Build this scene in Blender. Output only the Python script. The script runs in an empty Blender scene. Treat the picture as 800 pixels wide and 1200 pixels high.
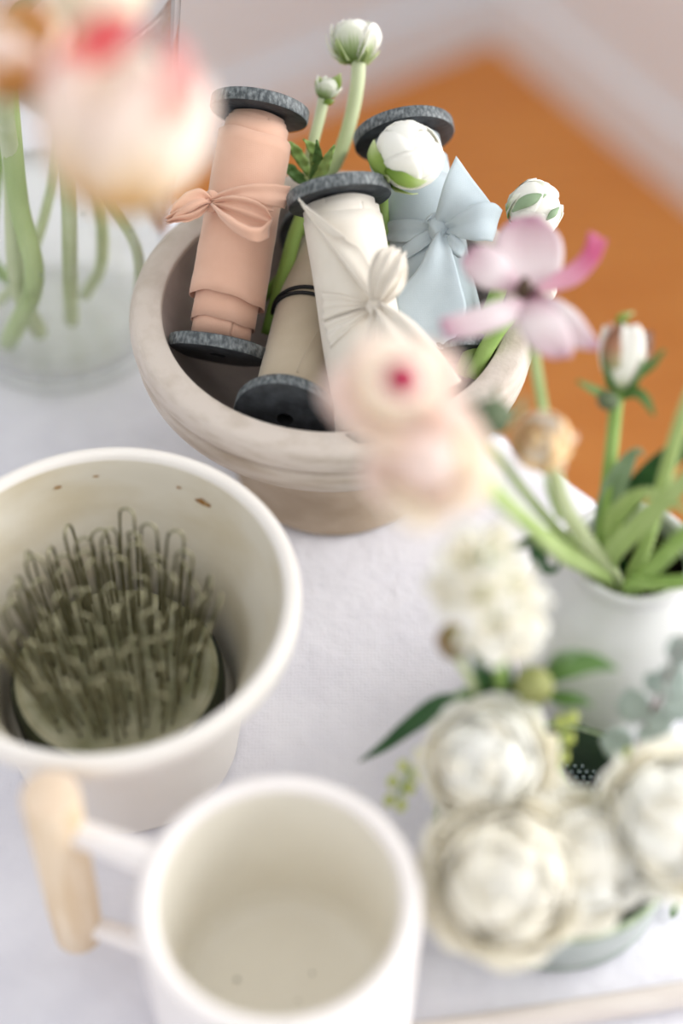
import bpy, bmesh, math, random
from mathutils import Vector, Matrix, noise
random.seed(7)
S = bpy.context.scene
C = S.collection
PI = math.pi

# ------------------------------------------------------------------ camera, world, lights, exposure
F = 2000.0                      # focal length in pixels of the 800 x 1200 frame
TH = math.radians(51.2)         # downward pitch
H = 0.743                       # camera height above the cloth (table top is z = 0)
cT, sT = math.cos(TH), math.sin(TH)
cam_d = bpy.data.cameras.new('camera'); cam = bpy.data.objects.new('camera', cam_d); C.objects.link(cam)
cam.location = (0, 0, H); cam.rotation_euler = (PI/2 - TH, 0, 0)
cam_d.sensor_fit = 'VERTICAL'; cam_d.sensor_height = 56; cam_d.sensor_width = 37.33
cam_d.lens = F*56/1200
cam_d.dof.use_dof = True; cam_d.dof.focus_distance = 0.868
cam_d.dof.aperture_fstop = cam_d.lens/37.0
cam_d.clip_start = 0.01
S.camera = cam

w = bpy.data.worlds.new('world'); S.world = w; w.use_nodes = True
w.node_tree.nodes['Background'].inputs[0].default_value = (0.985, 0.99, 1.0, 1)
w.node_tree.nodes['Background'].inputs[1].default_value = 0.86

CR = Vector((0.218, 2.05, 0))            # room corner
DR = Vector((0.5505, -0.8348, 0))        # along the right wall
DL = Vector((-0.8348, -0.5505, 0))       # along the left wall
FLOOR = -0.72
WIN = (1.15, 2.75, -0.05, 1.45)          # window in the right wall: t0, t1, z0, z1
ld = bpy.data.lights.new('window_daylight', 'AREA'); lo = bpy.data.objects.new('window_daylight', ld); C.objects.link(lo)
ld.shape = 'RECTANGLE'; ld.size = WIN[1]-WIN[0]; ld.size_y = WIN[3]-WIN[2]
ld.energy = 45; ld.color = (1.0, 0.985, 0.965)
wp = CR + DR*((WIN[0]+WIN[1])/2) + Vector((0, 0, (WIN[2]+WIN[3])/2)) - DL*0.16
lo.location = wp
lo.rotation_euler = DL.to_track_quat('-Z', 'Y').to_euler()

S.view_settings.view_transform = 'Standard'; S.view_settings.look = 'None'
S.view_settings.gamma = 1.0; S.view_settings.use_curve_mapping = False
S.view_settings.exposure = 0.3
S.cycles.transparent_max_bounces = 64; S.cycles.diffuse_bounces = 8

# ------------------------------------------------------------------ helpers
def P(px, py, d):
    "world point at depth d (metres along the optical axis) seen at a pixel of the 800 x 1200 frame"
    u = (px-400)/F; v = (600-py)/F
    return Vector((u*d, (v*sT+cT)*d, H+(v*cT-sT)*d))
def PZ(px, py, z=0.0):
    v = (600-py)/F
    return P(px, py, (H-z)/(sT-v*cT))
VIEW = Vector((0, cT, -sT)); UP = Vector((0, sT, cT)); RT = Vector((1, 0, 0))
def cv(r, u, f): return (RT*r + UP*u + VIEW*f).normalized()
def pts(L): return [P(*p) for p in L]

def root(name, label, cat, loc, group=None):
    o = bpy.data.objects.new(name, None); C.objects.link(o); o.location = loc
    o.empty_display_size = 0.01
    tag(o, label, cat, group); return o
def tag(o, label, cat, group=None):
    o['label'] = label; o['category'] = cat
    if group: o['group'] = group
def link(name, me, parent=None, label=None):
    o = bpy.data.objects.new(name, me); C.objects.link(o)
    if parent: o.parent = parent
    if label: o['label'] = label
    return o
def wloc(o):
    v = Vector((0, 0, 0))
    while o: v += o.location; o = o.parent
    return v
def mesh(name, V, Fc, m, parent=None, uv=None, smooth=True, thick=0, label=None, sub=0):
    "vertices in world coordinates; the object keeps its parent's origin"
    off = wloc(parent) if parent else Vector((0, 0, 0))
    me = bpy.data.meshes.new(name)
    me.from_pydata([tuple(Vector(v)-off) for v in V], [], Fc)
    if uv:
        l = me.uv_layers.new(name='UVMap')
        for lp in me.loops: l.data[lp.index].uv = uv[lp.vertex_index]
    if smooth: me.polygons.foreach_set('use_smooth', [True]*len(me.polygons))
    me.materials.append(m); me.update()
    o = link(name, me, parent, label)
    if thick:
        s = o.modifiers.new('t', 'SOLIDIFY'); s.thickness = thick; s.offset = 0
    if sub:
        s = o.modifiers.new('s', 'SUBSURF'); s.levels = sub; s.render_levels = sub
    return o
def cat_rom(L, n):
    "n+1 points along a Catmull-Rom curve through L (vectors or floats)"
    if len(L) == 1: return [L[0]]*(n+1)
    out = []
    k = len(L)-1
    for i in range(n+1):
        t = i/n*k; j = min(int(t), k-1); f = t-j
        p1, p2 = L[j], L[j+1]
        p0 = L[j-1] if j > 0 else p1*2-p2
        p3 = L[j+2] if j+2 <= k else p2*2-p1
        out.append((p1*2 + (p2-p0)*f + (p0*2-p1*5+p2*4-p3)*f*f + (p1*3-p0-p2*3+p3)*f*f*f)*0.5)
    return out
def frame(z, ref=None):
    z = z.normalized()
    r = ref or (Vector((0, 0, 1)) if abs(z.z) < 0.9 else Vector((0, 1, 0)))
    x = r.cross(z).normalized(); y = z.cross(x)
    return x, y, z
def grid_faces(nu, nv, wrap=False):
    f = []
    for i in range(nu):
        for j in range(nv if wrap else nv):
            a = i*(nv if wrap else nv+1)+j
            if wrap:
                b = i*nv+(j+1) % nv; f.append((a, b, b+nv, a+nv))
            else: f.append((a, a+1, a+nv+2, a+nv+1))
    return f
def lathe_vf(prof, seg=64, wob=0.0, ph=0):
    V = []; Fc = []; n = len(prof)
    for k in range(seg):
        a = 2*PI*k/seg
        for r, z in prof:
            rr = r*(1+wob*math.sin(2*a+ph)+wob*0.6*math.sin(3*a+ph*2))
            V.append(Vector((rr*math.cos(a), rr*math.sin(a), z)))
    for k in range(seg):
        for i in range(n-1):
            a = k*n+i; b = ((k+1) % seg)*n+i
            Fc.append((a, b, b+1, a+1))
    return V, Fc
def smooth_prof(prof, n): return [(max(p.x, 0.00001), p.y) for p in cat_rom([Vector((a, b)) for a, b in prof], n)]
def lathe(name, prof, center, m, parent, seg=64, wob=0, label=None, axis=None):
    V, Fc = lathe_vf(prof, seg, wob, center[0]*90)
    if axis is not None:
        x, y, z = frame(axis); V = [x*v.x+y*v.y+z*v.z for v in V]
    c = Vector(center)
    return mesh(name, [v+c for v in V], Fc, m, parent, label=label)
def tube_vf(P_, R_, seg=8, cap=True, flat=1.0):
    V = []; Fc = []; n = len(P_)
    t0 = (P_[1]-P_[0]).normalized(); x, y, _ = frame(t0)
    for i in range(n):
        t = (P_[min(i+1, n-1)]-P_[max(i-1, 0)]).normalized()
        x = (x - t*x.dot(t)).normalized(); y = t.cross(x)
        for k in range(seg):
            a = 2*PI*k/seg; V.append(P_[i]+(x*math.cos(a)+y*math.sin(a)*flat)*R_[i])
    for i in range(n-1):
        for k in range(seg):
            a = i*seg+k; b = i*seg+(k+1) % seg
            Fc.append((a, b, b+seg, a+seg))
    if cap:
        Fc.append(tuple(reversed(range(seg)))); Fc.append(tuple(range((n-1)*seg, n*seg)))
    return V, Fc
def tube(name, L, R, m, parent=None, n=16, seg=8, label=None):
    Pn = cat_rom(L, n)
    Rn = cat_rom([float(r) for r in R], n) if isinstance(R, (list, tuple)) else [R]*(n+1)
    V, Fc = tube_vf(Pn, Rn, seg)
    uv = [(k/seg, i/n) for i in range(n+1) for k in range(seg)]
    return mesh(name, V, Fc, m, parent, uv=uv, label=label)
def loft(name, A, B, m, parent, n=20, mv=10, pleat=0.0, freq=3, ph=0.0, env=None, bulge=0.0, thick=0.0004, jag=0.0, label=None):
    "cloth or petal surface between two edge curves; pleats and bulge push it along its normal (towards the camera side)"
    a = cat_rom(A, n); b = cat_rom(B, n); V = []; uv = []
    G = [[a[i].lerp(b[i], j/mv) for j in range(mv+1)] for i in range(n+1)]
    for i in range(n+1):
        s = i/n
        e = env(s) if env else 1.0
        for j in range(mv+1):
            t = j/mv
            du = G[min(i+1, n)][j]-G[max(i-1, 0)][j]; dv = G[i][min(j+1, mv)]-G[i][max(j-1, 0)]
            nn = du.cross(dv)
            if nn.length < 1e-12: nn = -VIEW
            nn.normalize()
            if nn.dot(VIEW) > 0: nn = -nn
            off = pleat*e*math.sin(freq*2*PI*t+ph+1.3*s) + bulge*math.sin(PI*t)*math.sin(PI*min(1, 0.1+0.9*s))
            p = G[i][j]+nn*off
            if jag and (j == 0 or j == mv): p = p + (G[i][mv//2]-p).normalized()*jag*random.random()
            V.append(p); uv.append((t, s))
    return mesh(name, V, grid_faces(n, mv), m, parent, uv=uv, thick=thick, label=label)
def leaf(name, L, W, m, parent, n=14, nrm=None, fold=0.25, wave=0.0, thick=0.0005, label=None):
    "leaf blade along a centre line L with half widths W, folded a little along its midrib"
    c = cat_rom(L, n); ww = cat_rom([float(x) for x in W], n); V = []; uv = []
    for i in range(n+1):
        t = (c[min(i+1, n)]-c[max(i-1, 0)]).normalized()
        N = (nrm or -VIEW); N = (N - t*N.dot(t)).normalized(); sd = t.cross(N)
        for j in range(-2, 3):
            q = j/2
            V.append(c[i]+sd*(ww[i]*q)+N*(abs(q)*ww[i]*fold + wave*math.sin(i*1.7+q*2)*abs(q))); uv.append((q*0.5+0.5, i/n))
    return mesh(name, V, grid_faces(n, 4), m, parent, uv=uv, thick=thick, label=label)

# ------------------------------------------------------------------ materials
def srgb(r, g, b):
    f = lambda c: (c/255/12.92) if c/255 <= 0.04045 else ((c/255+0.055)/1.055)**2.4
    return (f(r), f(g), f(b), 1)
def mat(name, col, col2=None, scale=20, rough=0.6, bump=0.0, bscale=200, stretch=(1, 1, 1), spec=0.4, metal=0.0, sheen=0.0,
        trans=0.0, ramp=(0.35, 0.65), detail=4, coat=0.0, coord='Object', bdist=0.001):
    m = bpy.data.materials.new(name); m.use_nodes = True; nt = m.node_tree; N = nt.nodes; L = nt.links
    b = N['Principled BSDF']; out = N['Material Output']
    b.inputs['Base Color'].default_value = col; b.inputs['Roughness'].default_value = rough
    b.inputs['Specular IOR Level'].default_value = spec; b.inputs['Metallic'].default_value = metal
    b.inputs['Sheen Weight'].default_value = sheen; b.inputs['Coat Weight'].default_value = coat
    tc = N.new('ShaderNodeTexCoord'); mp = N.new('ShaderNodeMapping'); mp.inputs['Scale'].default_value = stretch
    L.new(tc.outputs[coord], mp.inputs[0])
    if col2:
        nz = N.new('ShaderNodeTexNoise'); nz.inputs['Scale'].default_value = scale; nz.inputs['Detail'].default_value = detail
        L.new(mp.outputs[0], nz.inputs['Vector'])
        cr = N.new('ShaderNodeValToRGB'); cr.color_ramp.elements[0].position = ramp[0]; cr.color_ramp.elements[1].position = ramp[1]
        cr.color_ramp.elements[0].color = col; cr.color_ramp.elements[1].color = col2
        L.new(nz.outputs['Fac'], cr.inputs[0]); L.new(cr.outputs[0], b.inputs['Base Color'])
    if bump:
        nb = N.new('ShaderNodeTexNoise'); nb.inputs['Scale'].default_value = bscale; nb.inputs['Detail'].default_value = 3
        L.new(mp.outputs[0], nb.inputs['Vector'])
        bp = N.new('ShaderNodeBump'); bp.inputs['Strength'].default_value = bump; bp.inputs['Distance'].default_value = bdist
        L.new(nb.outputs['Fac'], bp.inputs['Height']); L.new(bp.outputs[0], b.inputs['Normal'])
    if trans:
        tr = N.new('ShaderNodeBsdfTranslucent'); mx = N.new('ShaderNodeMixShader'); mx.inputs[0].default_value = trans
        if col2: L.new(cr.outputs[0], tr.inputs[0])
        else: tr.inputs[0].default_value = col
        L.new(b.outputs[0], mx.inputs[1]); L.new(tr.outputs[0], mx.inputs[2]); L.new(mx.outputs[0], out.inputs[0])
    return m
def petal_mat(name, stops, trans=0.55, rough=0.55, streak=0.12):
    "petal colour runs from its base (0) to its tip (1); fine lengthwise veins"
    m = bpy.data.materials.new(name); m.use_nodes = True; nt = m.node_tree; N = nt.nodes; L = nt.links
    b = N['Principled BSDF']; out = N['Material Output']; b.inputs['Roughness'].default_value = rough
    b.inputs['Specular IOR Level'].default_value = 0.25
    tc = N.new('ShaderNodeTexCoord'); sx = N.new('ShaderNodeSeparateXYZ'); L.new(tc.outputs['UV'], sx.inputs[0])
    mp = N.new('ShaderNodeMapping'); mp.inputs['Scale'].default_value = (14, 1.2, 1); L.new(tc.outputs['UV'], mp.inputs[0])
    nz = N.new('ShaderNodeTexNoise'); nz.inputs['Scale'].default_value = 2.0; L.new(mp.outputs[0], nz.inputs['Vector'])
    ma = N.new('ShaderNodeMath'); ma.operation = 'MULTIPLY_ADD'; ma.inputs[1].default_value = streak*2; L.new(nz.outputs['Fac'], ma.inputs[0])
    sb = N.new('ShaderNodeMath'); sb.operation = 'SUBTRACT'; sb.inputs[1].default_value = streak; L.new(sx.outputs['Y'], sb.inputs[0]); L.new(sb.outputs[0], ma.inputs[2])
    cr = N.new('ShaderNodeValToRGB'); el = cr.color_ramp.elements
    el[0].position, el[0].color = stops[0]; el[1].position, el[1].color = stops[-1]
    for p, c in stops[1:-1]:
        e = el.new(p); e.color = c
    L.new(ma.outputs[0], cr.inputs[0]); L.new(cr.outputs[0], b.inputs['Base Color'])
    tr = N.new('ShaderNodeBsdfTranslucent'); L.new(cr.outputs[0], tr.inputs[0])
    mx = N.new('ShaderNodeMixShader'); mx.inputs[0].default_value = trans
    L.new(b.outputs[0], mx.inputs[1]); L.new(tr.outputs[0], mx.inputs[2]); L.new(mx.outputs[0], out.inputs[0])
    return m
def weave(m, scale=1400, strength=0.25, dist=0.0003):
    "adds a fine over-under thread relief to a cloth material"
    nt = m.node_tree; N = nt.nodes; L = nt.links; b = N['Principled BSDF']
    tc = N.new('ShaderNodeTexCoord'); last = None
    for d in ('X', 'Y'):
        wv = N.new('ShaderNodeTexWave'); wv.bands_direction = d; wv.inputs['Scale'].default_value = scale/20
        wv.inputs['Distortion'].default_value = 3.5; wv.inputs['Detail'].default_value = 2; wv.inputs['Detail Scale'].default_value = 2.0
        L.new(tc.outputs['Object'], wv.inputs['Vector'])
        if last:
            ad = N.new('ShaderNodeMath'); ad.operation = 'ADD'; L.new(last.outputs['Fac'], ad.inputs[0]); L.new(wv.outputs['Fac'], ad.inputs[1]); last = ad
        else: last = wv
    bp = N.new('ShaderNodeBump'); bp.inputs['Strength'].default_value = strength; bp.inputs['Distance'].default_value = dist
    L.new(last.outputs[0], bp.inputs['Height'])
    if b.inputs['Normal'].links: L.new(b.inputs['Normal'].links[0].from_socket, bp.inputs['Normal'])
    L.new(bp.outputs[0], b.inputs['Normal'])
    return m

M = {}
M['linen'] = weave(mat('white_linen', srgb(220, 219, 227), srgb(226, 225, 232), 40, 0.9, bump=0.45, bscale=70, spec=0.1, sheen=0.2, bdist=0.003), 3300, 0.10, 0.0003)
M['wall_grey'] = mat('painted_wall_grey', srgb(226, 234, 241), srgb(229, 236, 242), 3, 0.9, spec=0.1)
M['wall_white'] = mat('painted_wall_white', srgb(238, 240, 242), srgb(240, 242, 244), 3, 0.9, spec=0.1)
M['floor'] = mat('orange_wood_floor', srgb(220, 146, 72), srgb(210, 132, 60), 6, 0.35, stretch=(1, 8, 1), spec=0.4)
M['table_wood'] = mat('table_wood', srgb(150, 105, 70), srgb(130, 88, 58), 8, 0.5, stretch=(1, 8, 1))
M['stone'] = mat('whitewashed_clay', srgb(206, 195, 186), srgb(184, 171, 158), 60, 0.85, bump=0.3, bscale=420, stretch=(1, 1, 5.0), spec=0.15, ramp=(0.45, 0.8), detail=10)
M['stone_band'] = mat('worn_clay_band', srgb(202, 191, 181), srgb(172, 156, 139), 30, 0.9, bump=0.3, bscale=420, stretch=(1, 1, 5.0), spec=0.1, ramp=(0.42, 0.78), detail=10)
M['stone_foot'] = mat('shaded_bare_clay_foot', srgb(178, 161, 144), srgb(158, 141, 123), 30, 0.9, bump=0.3, bscale=420, stretch=(1, 1, 3.0), spec=0.1, detail=8)  # browner clay, with the shade under the bowl's overhang put into its colour
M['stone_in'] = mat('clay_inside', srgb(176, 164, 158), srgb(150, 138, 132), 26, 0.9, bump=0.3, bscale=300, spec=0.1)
M['stain'] = mat('charcoal_stained_wood', srgb(40, 43, 47), srgb(72, 77, 82), 120, 0.55, bump=0.4, bscale=300, spec=0.4, stretch=(1, 1, 1), ramp=(0.35, 0.8), detail=8)
M['stain_edge'] = mat('worn_charcoal_edge', srgb(64, 70, 74), srgb(150, 156, 158), 620, 0.5, bump=0.5, bscale=700, spec=0.5, stretch=(1, 0.6, 0.4), ramp=(0.4, 0.85), detail=10)
M['dark_hole'] = mat('spool_bore', srgb(22, 22, 24), None, rough=0.8)
def silk(name, c1, c2): return weave(mat(name, c1, c2, 60, 0.62, spec=0.22, sheen=0.35, bump=0.12, bscale=130, trans=0.1), 9000, 0.16, 0.0002)
M['peach'] = silk('peach_silk', srgb(226, 180, 156), srgb(231, 187, 164))
M['ivory'] = silk('ivory_silk', srgb(226, 218, 206), srgb(231, 224, 213))
M['tan'] = silk('tan_silk', srgb(196, 180, 156), srgb(202, 187, 164))
M['blue'] = silk('pale_blue_silk', srgb(182, 195, 202), srgb(190, 202, 208))
M['elastic'] = mat('black_elastic', srgb(26, 26, 28), None, rough=0.7, bump=0.3, bscale=900)
M['cream'] = mat('cream_glaze', srgb(236, 231, 226), srgb(232, 226, 219), 12, 0.45, spec=0.4, bump=0.05, bscale=30)
M['cream_in'] = mat('stained_cream_glaze', srgb(224, 217, 202), srgb(202, 188, 158), 14, 0.4, spec=0.45, stretch=(1, 1, 2.5), ramp=(0.45, 0.8), detail=6)
M['rust'] = mat('rust_spot', srgb(150, 104, 52), srgb(176, 140, 90), 300, 0.6)
M['wire'] = mat('tarnished_wire', srgb(112, 110, 84), srgb(170, 164, 134), 90, 0.3, metal=0.6, spec=0.6)
M['frog_base'] = mat('mossy_glass_base', srgb(134, 134, 98), srgb(196, 192, 164), 40, 0.3, spec=0.5, ramp=(0.4, 0.7), detail=5)
M['frog_edge'] = mat('dark_green_edge', srgb(40, 50, 42), srgb(70, 74, 52), 30, 0.3)
M['mug'] = mat('white_matte_glaze', srgb(240, 234, 232), srgb(236, 230, 228), 20, 0.5, spec=0.3, bump=0.04, bscale=40)
M['mug_in'] = mat('mug_inner_glaze', srgb(236, 232, 222), srgb(230, 225, 214), 16, 0.35, spec=0.4)
M['speck'] = mat('grey_speck', srgb(120, 122, 110), None, rough=0.8)
M['beech'] = mat('beech_wood', srgb(236, 216, 190), srgb(222, 196, 162), 30, 0.6, stretch=(6, 6, 0.6), bump=0.1, bscale=100)
M['beech_end'] = mat('beech_end_grain', srgb(232, 212, 190), srgb(224, 200, 174), 60, 0.7)
M['rod'] = mat('pale_wood_rod', srgb(214, 206, 200), srgb(204, 194, 188), 20, 0.6, stretch=(1, 6, 6))
M['pot'] = mat('pot_white_glaze', srgb(212, 212, 211), srgb(203, 203, 203), 14, 0.25, spec=0.5, bump=0.05, bscale=40)
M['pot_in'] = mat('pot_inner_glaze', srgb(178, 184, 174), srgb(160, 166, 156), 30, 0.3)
M['pot_water'] = mat('dark_water', srgb(34, 20, 18), None, rough=0.08, spec=0.5)
M['dish'] = mat('dark_green_glaze', srgb(52, 70, 58), srgb(82, 98, 82), 24, 0.2, spec=0.5, ramp=(0.4, 0.7))
M['dish_out'] = mat('grey_green_glaze', srgb(150, 160, 156), srgb(176, 184, 180), 18, 0.3, spec=0.5)
M['dish_rim'] = mat('mottled_green_rim', srgb(120, 138, 108), srgb(160, 172, 148), 120, 0.25, spec=0.5)
M['lead'] = mat('dark_lead', srgb(40, 46, 46), None, rough=0.4, metal=0.5)
M['needle'] = mat('blued_steel_needle', srgb(170, 184, 188), None, rough=0.2, metal=0.9)
M['stem'] = mat('pale_green_stem', srgb(164, 186, 116), srgb(184, 202, 140), 60, 0.5, trans=0.12, stretch=(1, 1, 0.3))
M['stem_pale'] = mat('very_pale_stem', srgb(196, 206, 158), srgb(208, 216, 176), 60, 0.5, trans=0.15)
M['stem_mid'] = mat('fresh_green_stem', srgb(134, 166, 84), srgb(158, 186, 108), 60, 0.45, trans=0.12)
M['ran_stem'] = petal_mat('stem_greener_at_its_base', [(0, srgb(112, 146, 60)), (0.4, srgb(150, 176, 92)), (0.75, srgb(206, 216, 172)), (1, srgb(216, 224, 188))], trans=0.12, streak=0.03)
M['leaf'] = mat('green_leaf', srgb(92, 130, 68), srgb(114, 150, 84), 80, 0.45, trans=0.2)
M['leaf_dark'] = mat('dark_green_leaf', srgb(44, 84, 48), srgb(60, 100, 58), 80, 0.35, trans=0.12)
M['leaf_grey'] = mat('grey_green_leaf', srgb(132, 156, 120), srgb(150, 172, 140), 80, 0.55, trans=0.15)
M['euc'] = mat('eucalyptus_leaf', srgb(146, 160, 152), srgb(168, 180, 172), 60, 0.6, trans=0.15)
M['euc_stem'] = mat('eucalyptus_stem', srgb(110, 84, 88), srgb(128, 104, 104), 60, 0.6)
M['sepal'] = petal_mat('green_sepal', [(0, srgb(126, 158, 62)), (0.6, srgb(172, 196, 108)), (1, srgb(222, 230, 190))])
M['white_petal'] = petal_mat('white_petal', [(0, srgb(226, 232, 192)), (0.3, srgb(249, 248, 240)), (1, srgb(253, 252, 247))], trans=0.28)
M['cream_petal'] = petal_mat('cream_petal', [(0, srgb(238, 234, 198)), (0.35, srgb(252, 247, 234)), (1, srgb(253, 250, 240))], trans=0.28)
M['stripe_petal'] = petal_mat('green_streaked_petal', [(0, srgb(150, 182, 98)), (0.45, srgb(196, 214, 156)), (0.75, srgb(240, 242, 230)), (1, srgb(246, 246, 240))], streak=0.3)
M['blush_petal'] = petal_mat('blush_petal', [(0, srgb(252, 246, 226)), (0.4, srgb(253, 247, 242)), (1, srgb(252, 238, 232))])
M['butter_petal'] = petal_mat('butter_petal', [(0, srgb(250, 242, 214)), (0.5, srgb(253, 249, 236)), (1, srgb(253, 246, 238))])
M['peach_petal'] = petal_mat('peach_petal', [(0, srgb(214, 164, 84)), (0.28, srgb(230, 186, 108)), (0.46, srgb(248, 228, 196)), (0.7, srgb(252, 240, 228)), (1, srgb(252, 236, 228))], trans=0.35)
M['pinktip_petal'] = petal_mat('pink_streaked_petal', [(0, srgb(220, 176, 100)), (0.3, srgb(244, 212, 186)), (0.6, srgb(244, 176, 172)), (1, srgb(236, 118, 126))], streak=0.15)
M['palepink_petal'] = petal_mat('pale_pink_petal', [(0, srgb(250, 232, 220)), (0.4, srgb(249, 214, 208)), (1, srgb(246, 190, 194))])
M['rose_petal'] = petal_mat('rose_streaked_petal', [(0, srgb(250, 222, 206)), (0.3, srgb(240, 140, 140)), (1, srgb(236, 118, 124))])
M['amber_petal'] = petal_mat('amber_petal', [(0, srgb(186, 132, 60)), (0.5, srgb(214, 162, 88)), (1, srgb(230, 186, 120))])
M['apricot_petal'] = petal_mat('apricot_petal', [(0, srgb(226, 216, 160)), (0.35, srgb(250, 222, 168)), (1, srgb(251, 220, 176))], trans=0.12)
M['mauve_petal'] = petal_mat('mauve_petal', [(0, srgb(176, 112, 146)), (0.12, srgb(218, 190, 200)), (0.42, srgb(243, 236, 238)), (0.8, srgb(230, 212, 218)), (1, srgb(212, 170, 190))], streak=0.2)
M['magenta_petal'] = petal_mat('magenta_petal', [(0, srgb(240, 214, 222)), (0.5, srgb(234, 184, 204)), (0.8, srgb(218, 118, 160)), (1, srgb(222, 140, 172))], streak=0.1)
M['dried_petal'] = petal_mat('dried_petal', [(0, srgb(176, 186, 140)), (0.35, srgb(236, 230, 216)), (0.85, srgb(244, 226, 220)), (1, srgb(206, 176, 160))], streak=0.3)
M['brown_petal'] = petal_mat('browned_petal', [(0, srgb(190, 190, 150)), (0.5, srgb(186, 140, 112)), (1, srgb(130, 92, 74))], streak=0.2)
M['crimson'] = mat('crimson_heart', srgb(190, 44, 84), srgb(150, 30, 60), 200, 0.6)
M['stamen'] = mat('dark_stamen', srgb(88, 70, 40), srgb(60, 42, 40), 300, 0.7)
M['brown_bud'] = mat('brown_green_bud', srgb(116, 112, 70), srgb(150, 104, 70), 60, 0.6, ramp=(0.45, 0.7))
M['olive_bud'] = mat('olive_bud', srgb(128, 132, 74), srgb(150, 152, 96), 60, 0.6)
M['lime_bud'] = mat('lime_bud', srgb(186, 198, 96), srgb(206, 214, 130), 80, 0.6, trans=0.2)
M['dark_bud'] = mat('dark_green_bud', srgb(74, 88, 62), srgb(104, 116, 88), 80, 0.6)

def thin_glass(name, tint, ior, facing_dark=0.0):
    m = bpy.data.materials.new(name); m.use_nodes = True; nt = m.node_tree; N = nt.nodes; L = nt.links
    N.remove(N['Principled BSDF']); out = N['Material Output']
    t = N.new('ShaderNodeBsdfTransparent'); t.inputs[0].default_value = tint
    g = N.new('ShaderNodeBsdfGlossy'); g.inputs['Roughness'].default_value = 0.03
    lw = N.new('ShaderNodeLayerWeight'); lw.inputs[0].default_value = 0.5
    pw = N.new('ShaderNodeMath'); pw.operation = 'POWER'; pw.inputs[1].default_value = 4.0; L.new(lw.outputs['Facing'], pw.inputs[0])
    f0 = ((ior-1)/(ior+1))**2
    fr = N.new('ShaderNodeMath'); fr.operation = 'MULTIPLY_ADD'; fr.inputs[1].default_value = 1-f0; fr.inputs[2].default_value = f0; L.new(pw.outputs[0], fr.inputs[0])
    mx = N.new('ShaderNodeMixShader'); L.new(fr.outputs[0], mx.inputs[0]); L.new(t.outputs[0], mx.inputs[1]); L.new(g.outputs[0], mx.inputs[2])
    L.new(mx.outputs[0], out.inputs[0]); return m
M['glass'] = thin_glass('clear_glass', (0.992, 0.996, 0.992, 1), 1.45)
M['water'] = thin_glass('clear_water', (0.985, 0.985, 0.955, 1), 1.33)
M['drop'] = thin_glass('water_drop', (0.96, 0.97, 0.96, 1), 1.5)

# ------------------------------------------------------------------ the setting
def box_vf(o, ax, ay, az):
    V = [o+ax*i+ay*j+az*k for i in (0, 1) for j in (0, 1) for k in (0, 1)]
    return V, [(0, 1, 3, 2), (4, 6, 7, 5), (0, 4, 5, 1), (2, 3, 7, 6), (0, 2, 6, 4), (1, 5, 7, 3)]
def struct(name, boxes, m, parent=None):
    V = []; Fc = []
    for b in boxes:
        v, f = box_vf(*b); Fc += [tuple(i+len(V) for i in q) for q in f]; V += v
    o = mesh(name, V, Fc, m, parent, smooth=False)
    if not parent: o['kind'] = 'structure'
    return o
Z = Vector((0, 0, 1))
TOP = 1.9
corner_f = CR + Z*FLOOR
struct('floor', [(corner_f - DL*0.2 - DR*0.2 - Z*0.04, DL*4.4, DR*4.4, Z*0.04)], M['floor'])
struct('wall_left', [(corner_f, DL*4.2, -DR*0.12, Z*(TOP-FLOOR))], M['wall_grey'])
t0, t1, z0, z1 = WIN
wr = [(corner_f - DR*0.12, DR*(t0+0.12), -DL*0.14, Z*(TOP-FLOOR)),
      (corner_f + DR*t1, DR*(4.2-t1), -DL*0.14, Z*(TOP-FLOOR)),
      (corner_f + DR*t0, DR*(t1-t0), -DL*0.14, Z*(z0-FLOOR)),
      (CR + DR*t0 + Z*z1, DR*(t1-t0), -DL*0.14, Z*(TOP-z1))]
struct('wall_right', wr, M['wall_white'])
struct('baseboard_left', [(corner_f + DL*0.0, DL*4.2, DR*0.014, Z*0.09)], M['wall_grey'])
struct('baseboard_right', [(corner_f + DR*0.014, DR*4.18, DL*0.014, Z*0.09)], M['wall_white'])
wo = CR - DL*0.05
fr = [(wo+DR*t0+Z*z0, DR*(t1-t0), -DL*0.05, Z*0.05), (wo+DR*t0+Z*(z1-0.05), DR*(t1-t0), -DL*0.05, Z*0.05),
      (wo+DR*t0+Z*z0, DR*0.05, -DL*0.05, Z*(z1-z0)), (wo+DR*(t1-0.05)+Z*z0, DR*0.05, -DL*0.05, Z*(z1-z0)),
      (wo+DR*((t0+t1)/2-0.02)+Z*z0, DR*0.04, -DL*0.05, Z*(z1-z0))]
win = struct('window_1', fr, M['wall_white'])
for k in (0, 1):
    a = t0+0.05 + k*((t1-t0)/2-0.03)
    struct('pane', [(wo+DR*a+Z*(z0+0.05)-DL*0.022, DR*((t1-t0)/2-0.07), -DL*0.004, Z*(z1-z0-0.1))], M['glass'], win)

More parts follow.
